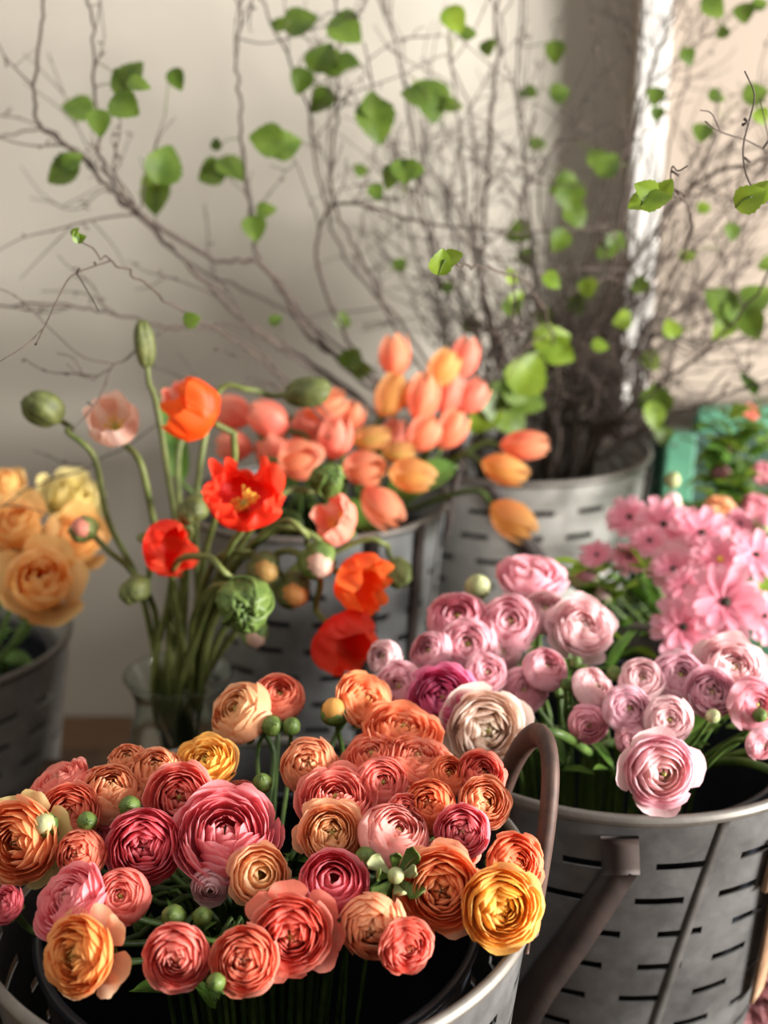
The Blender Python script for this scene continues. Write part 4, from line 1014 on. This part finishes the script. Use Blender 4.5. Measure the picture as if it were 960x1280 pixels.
# ------------------------------------------------------------------ birch branches
GBR = 'birch branches in the back bucket'
def limit(p):
    ym = 1.86 if p[0] > .34 else 1.97
    p = p.copy(); p[1] = min(p[1], ym); return p
BR = []     # (root, bot, path points, twig builder)
def jitter(path, rnd, a):
    p = path.copy(); n = len(p)
    for i in range(1, n-1): p[i] = p[i] + np.array([rnd.gauss(0, a), rnd.gauss(0, a*.7), rnd.gauss(0, a)])
    return p
def branch(label, pts, r0, r1, seed, twigs=6, tw_len=.12, mouth=None, k=7, mat='bark', root_from_bucket=True, side=None, name='birch_branch', sub=2):
    rnd = random.Random(seed); P3 = [limit(np.asarray(p)) for p in pts]
    if root_from_bucket:
        a = rnd.uniform(0, 6.28); q = rnd.uniform(.02, .10)
        bot = np.array([B4['c'][0]+q*math.cos(a), B4['c'][1]+q*math.sin(a), .024])
        c = np.array(B4['c']); d = P3[0]-c; dd = math.hypot(d[0], d[1])+1e-6; m = min(dd, .12)
        mo = np.array([c[0]+d[0]/dd*m, c[1]+d[1]/dd*m, B4['top']-.01]) if mouth is None else np.asarray(mouth)
        P3 = [bot, mo] + P3
    else: bot = P3[0]
    path = jitter(smooth_path(P3, k), rnd, .0014)
    root = thing(name, label, 'branch', bot, GBR)
    b = MB(); n = len(path); rad = np.linspace(r0, r1, n)
    b.tube(path, rad, None, 7)
    start = int(n*.35) if root_from_bucket else 1
    allp = [path[start:]]
    tws = []
    for i in range(twigs):
        j = rnd.randrange(start, n-1); t = path[min(j+1, n-1)]-path[j-1]; t /= np.linalg.norm(t)+1e-9
        rv = np.array([rnd.gauss(0, 1), rnd.gauss(0, .7), rnd.gauss(.25, .8)]); rv -= t*np.dot(rv, t)*.6; rv /= np.linalg.norm(rv)
        d = t*.75+rv*.75; d /= np.linalg.norm(d); L = tw_len*rnd.uniform(.5, 1.3); q = [path[j]]; cur = d
        for m_ in range(5):
            cur = cur + np.array([rnd.gauss(0, .2), rnd.gauss(0, .15), rnd.gauss(.02, .2)]); cur /= np.linalg.norm(cur); q.append(limit(q[-1]+cur*L/5))
        q = smooth_path(q, 3); rr = rad[j]*.55
        tw = MB(); tws.append(tw); tw.tube(q, max(rr, .0009), .0006, 5); allp.append(q)
        for s_ in range(rnd.randint(1, 4)):   # spur buds
            w_ = q[rnd.randrange(2, len(q))]; e = w_+np.array([rnd.gauss(0, 1), rnd.gauss(0, 1), rnd.gauss(0, 1)])*.004
            tw.tube([w_, e], .0009, .0013, 4)
        for s_ in range(rnd.randint(0, sub)):
            jj = rnd.randrange(3, len(q)-2); dd_ = (q[jj+1]-q[jj]); dd_ /= np.linalg.norm(dd_)+1e-9
            dv = dd_*.7+np.array([rnd.gauss(0, .5), rnd.gauss(0, .4), rnd.gauss(0, .5)]); dv /= np.linalg.norm(dv)
            e = q[jj]+dv*L*rnd.uniform(.3, .6); md = (q[jj]+e)/2+np.array([rnd.gauss(0, .006), 0, rnd.gauss(0, .006)])
            z = smooth_path([q[jj], limit(md), limit(e)], 4); tw.tube(z, .0008, .0005, 4)
    b.build('wood', M[mat], root, bot)
    for tw in tws: tw.build('twig', M[mat], root, bot)
    BR.append((root, bot, np.concatenate(allp))); return root

def px_of(p):
    d = p-CAM; z = d@FW; return np.stack([480+F*(d@RT)/z, 640-F*(d@UP)/z], -1)
def PX(*a): return [atY(x, y, Y) for x, y, Y in a]

named = [
 ('thick birch branch sweeping far up to the top left corner', PX((520, 520, 1.66), (430, 450, 1.60), (390, 425, 1.57), (330, 332, 1.52), (270, 325, 1.50), (185, 275, 1.46), (145, 245, 1.44), (100, 195, 1.43), (55, 160, 1.42), (42, 125, 1.42), (50, 50, 1.42), (54, -20, 1.42)), .0052, .0022, 6),
 ('long birch branch running below the thick one toward the left', PX((500, 540, 1.64), (440, 490, 1.58), (380, 448, 1.54), (305, 400, 1.5), (240, 335, 1.47), (180, 272, 1.45), (130, 215, 1.44), (120, 150, 1.44), (118, 60, 1.44), (108, -20, 1.44)), .0046, .0018, 7),
 ('upright birch branch rising left of the tulips to the top edge', PX((440, 470, 1.60), (385, 400, 1.58), (330, 335, 1.55), (316, 290, 1.54), (306, 200, 1.54), (298, 110, 1.54), (295, 70, 1.54), (305, -20, 1.54)), .0040, .0018, 7),
 ('thin birch branch leaving the frame level at the left edge below the middle', PX((480, 520, 1.6), (400, 470, 1.52), (310, 412, 1.46), (220, 411, 1.42), (150, 394, 1.40), (85, 381, 1.38), (0, 382, 1.36), (-40, 388, 1.36)), .0030, .0016, 6),
 ('thin birch branch leaving the frame at the left edge above the middle', PX((470, 470, 1.63), (360, 390, 1.6), (240, 330, 1.58), (160, 258, 1.56), (95, 190, 1.54), (55, 162, 1.53), (0, 172, 1.52), (-40, 176, 1.5)), .0030, .0014, 6),
 ('slender twig ending in a small leaf bud against the wall', PX((450, 560, 1.5), (380, 500, 1.36), (300, 430, 1.25), (215, 380, 1.16), (170, 345, 1.1), (137, 325, 1.06), (96, 296, 1.02)), .0026, .0009, 2),
 ('low forked twig hanging in front of the pale peach poppy', PX((470, 560, 1.5), (390, 500, 1.4), (300, 425, 1.32), (225, 408, 1.27), (170, 440, 1.23), (115, 472, 1.2), (84, 455, 1.18)), .0026, .0010, 5),
 ('long thin twig dipping behind the roses and poppies on the left', PX((500, 560, 1.56), (420, 520, 1.46), (320, 480, 1.40), (225, 515, 1.36), (120, 580, 1.33), (60, 602, 1.31), (20, 615, 1.3)), .0026, .0010, 4),
 ('birch branch with leaves rising through the top middle', PX((560, 520, 1.68), (500, 420, 1.64), (440, 300, 1.60), (415, 240, 1.58), (420, 150, 1.57), (424, 60, 1.57), (420, -20, 1.57)), .0036, .0016, 8),
 ('birch branch curving to the top edge between the two leafy clusters', PX((560, 500, 1.7), (490, 390, 1.66), (430, 320, 1.64), (400, 230, 1.62), (380, 120, 1.6), (345, 40, 1.6), (318, -20, 1.6)), .0034, .0016, 8),
 ('tall dark birch branch rising straight above the tulips', PX((640, 500, 1.72), (604, 380, 1.7), (606, 255, 1.68), (618, 120, 1.66), (622, -20, 1.65)), .0048, .0026, 8),
 ('birch branch forking out to the top right in front of the bright trim', PX((720, 520, 1.70), (752, 400, 1.68), (778, 260, 1.66), (798, 140, 1.64), (832, 40, 1.62), (846, -20, 1.6)), .0044, .0022, 9),
 ('birch branch bending right to the frame edge in front of the pier', PX((700, 540, 1.68), (748, 390, 1.62), (790, 330, 1.58), (846, 252, 1.52), (900, 215, 1.48), (965, 198, 1.45), (1000, 195, 1.44)), .0042, .0020, 8),
 ('horizontal birch branch crossing the middle of the bundle', PX((470, 480, 1.66), (400, 350, 1.58), (408, 268, 1.54), (440, 254, 1.53), (532, 278, 1.52), (602, 288, 1.52), (690, 290, 1.54), (760, 282, 1.56)), .0034, .0016, 7),
 ('birch twig reaching forward with one sharp yellow green leaf above the tulips', PX((700, 520, 1.66), (690, 420, 1.5), (660, 356, 1.3), (610, 335, 1.12), (572, 328, 1.0), (556, 326, .96)), .0030, .0010, 3),
 ('birch twig reaching forward with three sharp lime leaves at the right', PX((760, 500, 1.64), (850, 330, 1.4), (862, 262, 1.15), (838, 246, 1.02), (808, 246, .97)), .0030, .0010, 2),
 ('birch twig with a folded lime leaf touching the right frame edge', PX((780, 520, 1.62), (920, 400, 1.4), (990, 280, 1.15), (965, 252, 1.02), (940, 246, .98)), .0030, .0010, 2),
 ('low birch branch reaching right over the green chair', PX((740, 560, 1.68), (800, 500, 1.62), (860, 455, 1.58), (910, 428, 1.55), (980, 400, 1.52)), .0036, .0016, 9),
 ('lowest birch branch drooping right in front of the green chair rail', PX((750, 575, 1.68), (810, 530, 1.6), (870, 508, 1.56), (930, 485, 1.52), (985, 470, 1.5)), .0032, .0014, 8),
 ('birch branch rising to the top edge in front of the grey shaded wall', PX((680, 500, 1.74), (672, 380, 1.74), (660, 250, 1.74), (648, 120, 1.74), (655, -20, 1.74)), .0038, .0018, 9),
 ('leafy birch spray low on the left side of the bundle, right of the tulips', PX((650, 555, 1.66), (640, 500, 1.6), (648, 450, 1.56), (660, 420, 1.54)), .0030, .0012, 4),
]
for i, (lab, pts, r0, r1, tw) in enumerate(named):
    branch(lab, pts, r0*.82, r1*.75, 1200+i, tw, .13)
rb = random.Random(77)
for i in range(40):
    x1 = rb.uniform(450, 1020); a = rb.random()
    x0 = 600+(x1-470)*.36+rb.uniform(-45, 45); Ytop = rb.uniform(1.55, 1.92); yt = rb.uniform(-60, 230) if a < .75 else rb.uniform(230, 380)
    xm = x0*.5+x1*.5+rb.uniform(-35, 35)
    pts = PX((x0+rb.uniform(-10, 10), 525, 1.72+rb.uniform(-.08, .08)), ((x0*2+xm)/3+rb.uniform(-12, 12), 420, 1.72), (xm, (yt+525)*.5+rb.uniform(-30, 30), (1.72+Ytop)/2), ((xm+x1)/2+rb.uniform(-25, 25), (yt*1.6+525*.4)/2, Ytop), (x1, yt, Ytop))
    branch('bare brown birch branch fanning up out of the back bucket', pts, rb.uniform(.0022, .0036), .0011, 1300+i, 7, .16, sub=3)
for i in range(20):   # short thicket in the bucket's mouth
    x = rb.uniform(600, 800); 
    branch('short bare birch stick in the thicket at the mouth of the back bucket', PX((x, 545, 1.62+rb.uniform(0, .2)), (x+rb.uniform(-30, 30), 480, 1.66), (x+rb.uniform(-70, 70), 420+rb.uniform(-60, 60), 1.66)), .003, .0012, 1400+i, 11, .10, sub=3)

# leaves, each on the branch that passes nearest
LEAVES = [
 (78, 213, 24, 200), (90, 200, 15, 40), (97, 136, 22, 170), (124, 152, 18, 280), (156, 132, 22, 330), (164, 92, 22, 60), (172, 104, 16, 0), (150, 100, 18, 120), (220, 98, 15, 290), (206, 205, 28, 70), (195, 246, 24, 260), (192, 222, 20, 200),
 (264, 216, 19, 200), (290, 212, 24, 320), (270, 180, 9, 90), (333, 175, 24, 170), (356, 180, 22, 20), (318, 285, 18, 280), (332, 262, 14, 20), (376, 28, 24, 20), (348, 30, 12, 160), (432, 36, 25, 330), (402, 70, 24, 70), (420, 78, 22, 10), (377, 100, 18, 250), (402, 124, 20, 220), (436, 78, 16, 350),
 (470, 150, 30, 280), (466, 130, 18, 90), (538, 124, 30, 290), (566, 131, 14, 0), (520, 118, 20, 160), (505, 214, 18, 280), (490, 220, 18, 240), (518, 212, 14, 0), (568, 24, 20, 300), (585, 42, 12, 0),
 (694, 64, 16, 270), (660, 115, 13, 180), (700, 116, 14, 20), (714, 246, 20, 290), (705, 232, 20, 200), (760, 205, 20, 60), (745, 196, 14, 120), (758, 312, 16, 0), (648, 290, 18, 200), (640, 380, 16, 90), (646, 372, 12, 45), (860, 70, 12, 300), (892, 8, 18, 320), (930, 16, 14, 270), (904, 40, 9, 90), (820, 120, 13, 260), (878, 166, 14, 250), (896, 120, 12, 0), (945, 118, 18, 20), (952, 145, 12, 300), (950, 5, 12, 30),
 (822, 142, 10, 270), (696, 470, 10, 0), (735, 360, 14, 280), (720, 380, 14, 200), (900, 378, 25, 140), (922, 392, 22, 300), (945, 372, 24, 40), (905, 408, 20, 240), (940, 405, 22, 290), (820, 498, 22, 90), (818, 520, 20, 280), (830, 545, 13, 280), (660, 466, 32, 60), (628, 505, 32, 280), (645, 480, 28, 120), (605, 520, 26, 240), (672, 445, 22, 30), (690, 424, 26, 20), (700, 440, 22, 330), (640, 525, 26, 310), (660, 500, 24, 340), (440, 448, 16, 60), (452, 462, 14, 10),
 (800, 355, 12, 100), (778, 400, 14, 200), (750, 432, 12, 0), (640, 345, 12, 90), (680, 395, 14, 60), (860, 320, 12, 20), (588, 405, 14, 100), (576, 440, 12, 200), (345, 400, 10, 30), (428, 400, 12, 90), (915, 290, 13, 280), (880, 260, 10, 10), (812, 450, 14, 180),
 (700, 300, 16, 240), (720, 270, 18, 300), (660, 320, 14, 60), (672, 180, 12, 0), (610, 60, 12, 270), (770, 300, 14, 60), (690, 350, 14, 330), (840, 410, 14, 100), (960, 330, 14, 200), (500, 330, 10, 60), (560, 360, 10, 0), (240, 400, 12, 20), (470, 240, 12, 300), (450, 212, 10, 120),
]
rl = random.Random(5)
scr = [(r, bt, al, px_of(al)) for r, bt, al in BR[:len(named)]]
def leaf_obj(root, bot, base, d, L, Wd, mat, rnd):
    nr = -FW*1.0 + np.array([rnd.uniform(-.5, .5), 0, rnd.uniform(-.2, .7)])
    return leaf_blade(base, d, L, Wd, rnd, nr, fold=.22, curl=rnd.uniform(.05, .35), teeth=.06, nv=13).build('leaf', M[mat], root, bot)
for (x, y, r, ang) in LEAVES:
    best = None
    for root, bt, al, s in scr[:14]+scr[17:]:
        dd = np.hypot(s[:, 0]-x, s[:, 1]-y); j = int(dd.argmin())
        if best is None or dd[j] < best[0]: best = (dd[j], root, bt, al[j])
    _, root, bt, q = best
    c = atY(x, y, max(.9, q[1]-.015)); L = pxlen(c, r)*1.9; a = math.radians(ang)
    d = face(.93*math.cos(a), -.93*math.sin(a)) ; d = d+FW*.25; base = c-d/np.linalg.norm(d)*L*.5
    pt = MB(); mid = (q+base)/2+np.array([0, -.003, .006]); pt.tube(smooth_path([q, mid, base], 4), .0008, .0006, 5); po_ = pt.build('petiole', M['stem_dark'], root, bt)
    po_.parent = leaf_obj(root, bt, base, d, L, L*rl.uniform(.42, .54), 'leaf_lime' if rl.random() < (.45 if (y > 330 and x > 580) else .12) else 'leaf_birch', rl)
# sharp leaves at the forward twig tips
for idx, sp in ((5, [(96, 296, 1.02, 8, 110), (93, 290, 1.02, 7, 60), (101, 298, 1.02, 7, 20)]), (14, [(551, 328, .96, 17, 80), (566, 322, .965, 14, 20)]), (15, [(808, 238, .97, 17, 160), (820, 250, .965, 20, 15), (800, 252, .975, 16, 200), (832, 236, .985, 14, 60)]), (16, [(938, 248, .98, 21, 30), (950, 240, .985, 17, 60)])):
    root, bt, al, s = scr[idx]; tip = al[:30][-1] if False else atY(*{5: (96, 296, 1.02), 14: (556, 326, .96), 15: (808, 246, .97), 16: (940, 246, .98)}[idx])
    for (x, y, Y, r, ang) in sp:
        a = math.radians(ang); d = face(.9*math.cos(a), -.9*math.sin(a)); c = atY(x, y, Y); L = pxlen(c, r)*2.0; base = c-d*L*.5
        pt = MB(); pt.tube(smooth_path([tip, (tip+base)/2+np.array([0, 0, .002]), base], 3), .0007, .0006, 5); po_ = pt.build('petiole', M['stem'], root, bt)
        po_.parent = leaf_obj(root, bt, base, d, L, L*.44, 'leaf_lime', rl)

# ------------------------------------------------------------------ light, camera
def area(name, loc, tgt, sx, sy, power, col):
    l = bpy.data.lights.new(name, 'AREA'); l.shape = 'RECTANGLE'; l.size = sx; l.size_y = sy; l.energy = power; l.color = col
    o = bpy.data.objects.new(name, l); C.objects.link(o); o.location = loc
    o.rotation_euler = (Vector(tgt)-Vector(loc)).to_track_quat('-Z', 'Y').to_euler(); return o
area('window_daylight', (3.1, -.1, .90), (0, 1.3, .7), 1.3, .62, 430, (1, .965, .915))
w = bpy.data.worlds.new('room_ambient'); sc.world = w; w.use_nodes = True
nt = w.node_tree; bg = nt.nodes['Background']
tcw = nt.nodes.new('ShaderNodeTexCoord'); spw = nt.nodes.new('ShaderNodeSeparateXYZ'); rw = nt.nodes.new('ShaderNodeValToRGB')
nt.links.new(tcw.outputs['Generated'], spw.inputs[0]); nt.links.new(spw.outputs[2], rw.inputs[0]); nt.links.new(rw.outputs[0], bg.inputs[0])
rw.color_ramp.elements[0].position = .28; rw.color_ramp.elements[0].color = (.06, .057, .054, 1)
rw.color_ramp.elements[1].position = .95; rw.color_ramp.elements[1].color = (1.35, 1.31, 1.27, 1)      # pale ceiling above, dim room around
bg.inputs[1].default_value = 1.0

cam = bpy.data.cameras.new('camera'); co = bpy.data.objects.new('camera', cam); C.objects.link(co)
co.location = tuple(CAM); co.rotation_euler = (math.radians(90)-TH, 0, 0)
cam.sensor_fit = 'VERTICAL'; cam.sensor_height = 36; cam.sensor_width = 27; cam.lens = F/1280*36
cam.clip_start = .02; cam.dof.use_dof = True; cam.dof.focus_distance = .86; cam.dof.aperture_fstop = 3.4
sc.camera = co
sc.view_settings.view_transform = 'Standard'; sc.view_settings.look = 'None'; sc.view_settings.gamma = 1
sc.view_settings.use_curve_mapping = False; sc.view_settings.exposure = 0.06
sc.cycles.use_denoising = True
sc.cycles.max_bounces = 10; sc.cycles.diffuse_bounces = 7; sc.cycles.transmission_bounces = 8; sc.cycles.caustics_refractive = False; sc.cycles.caustics_reflective = False
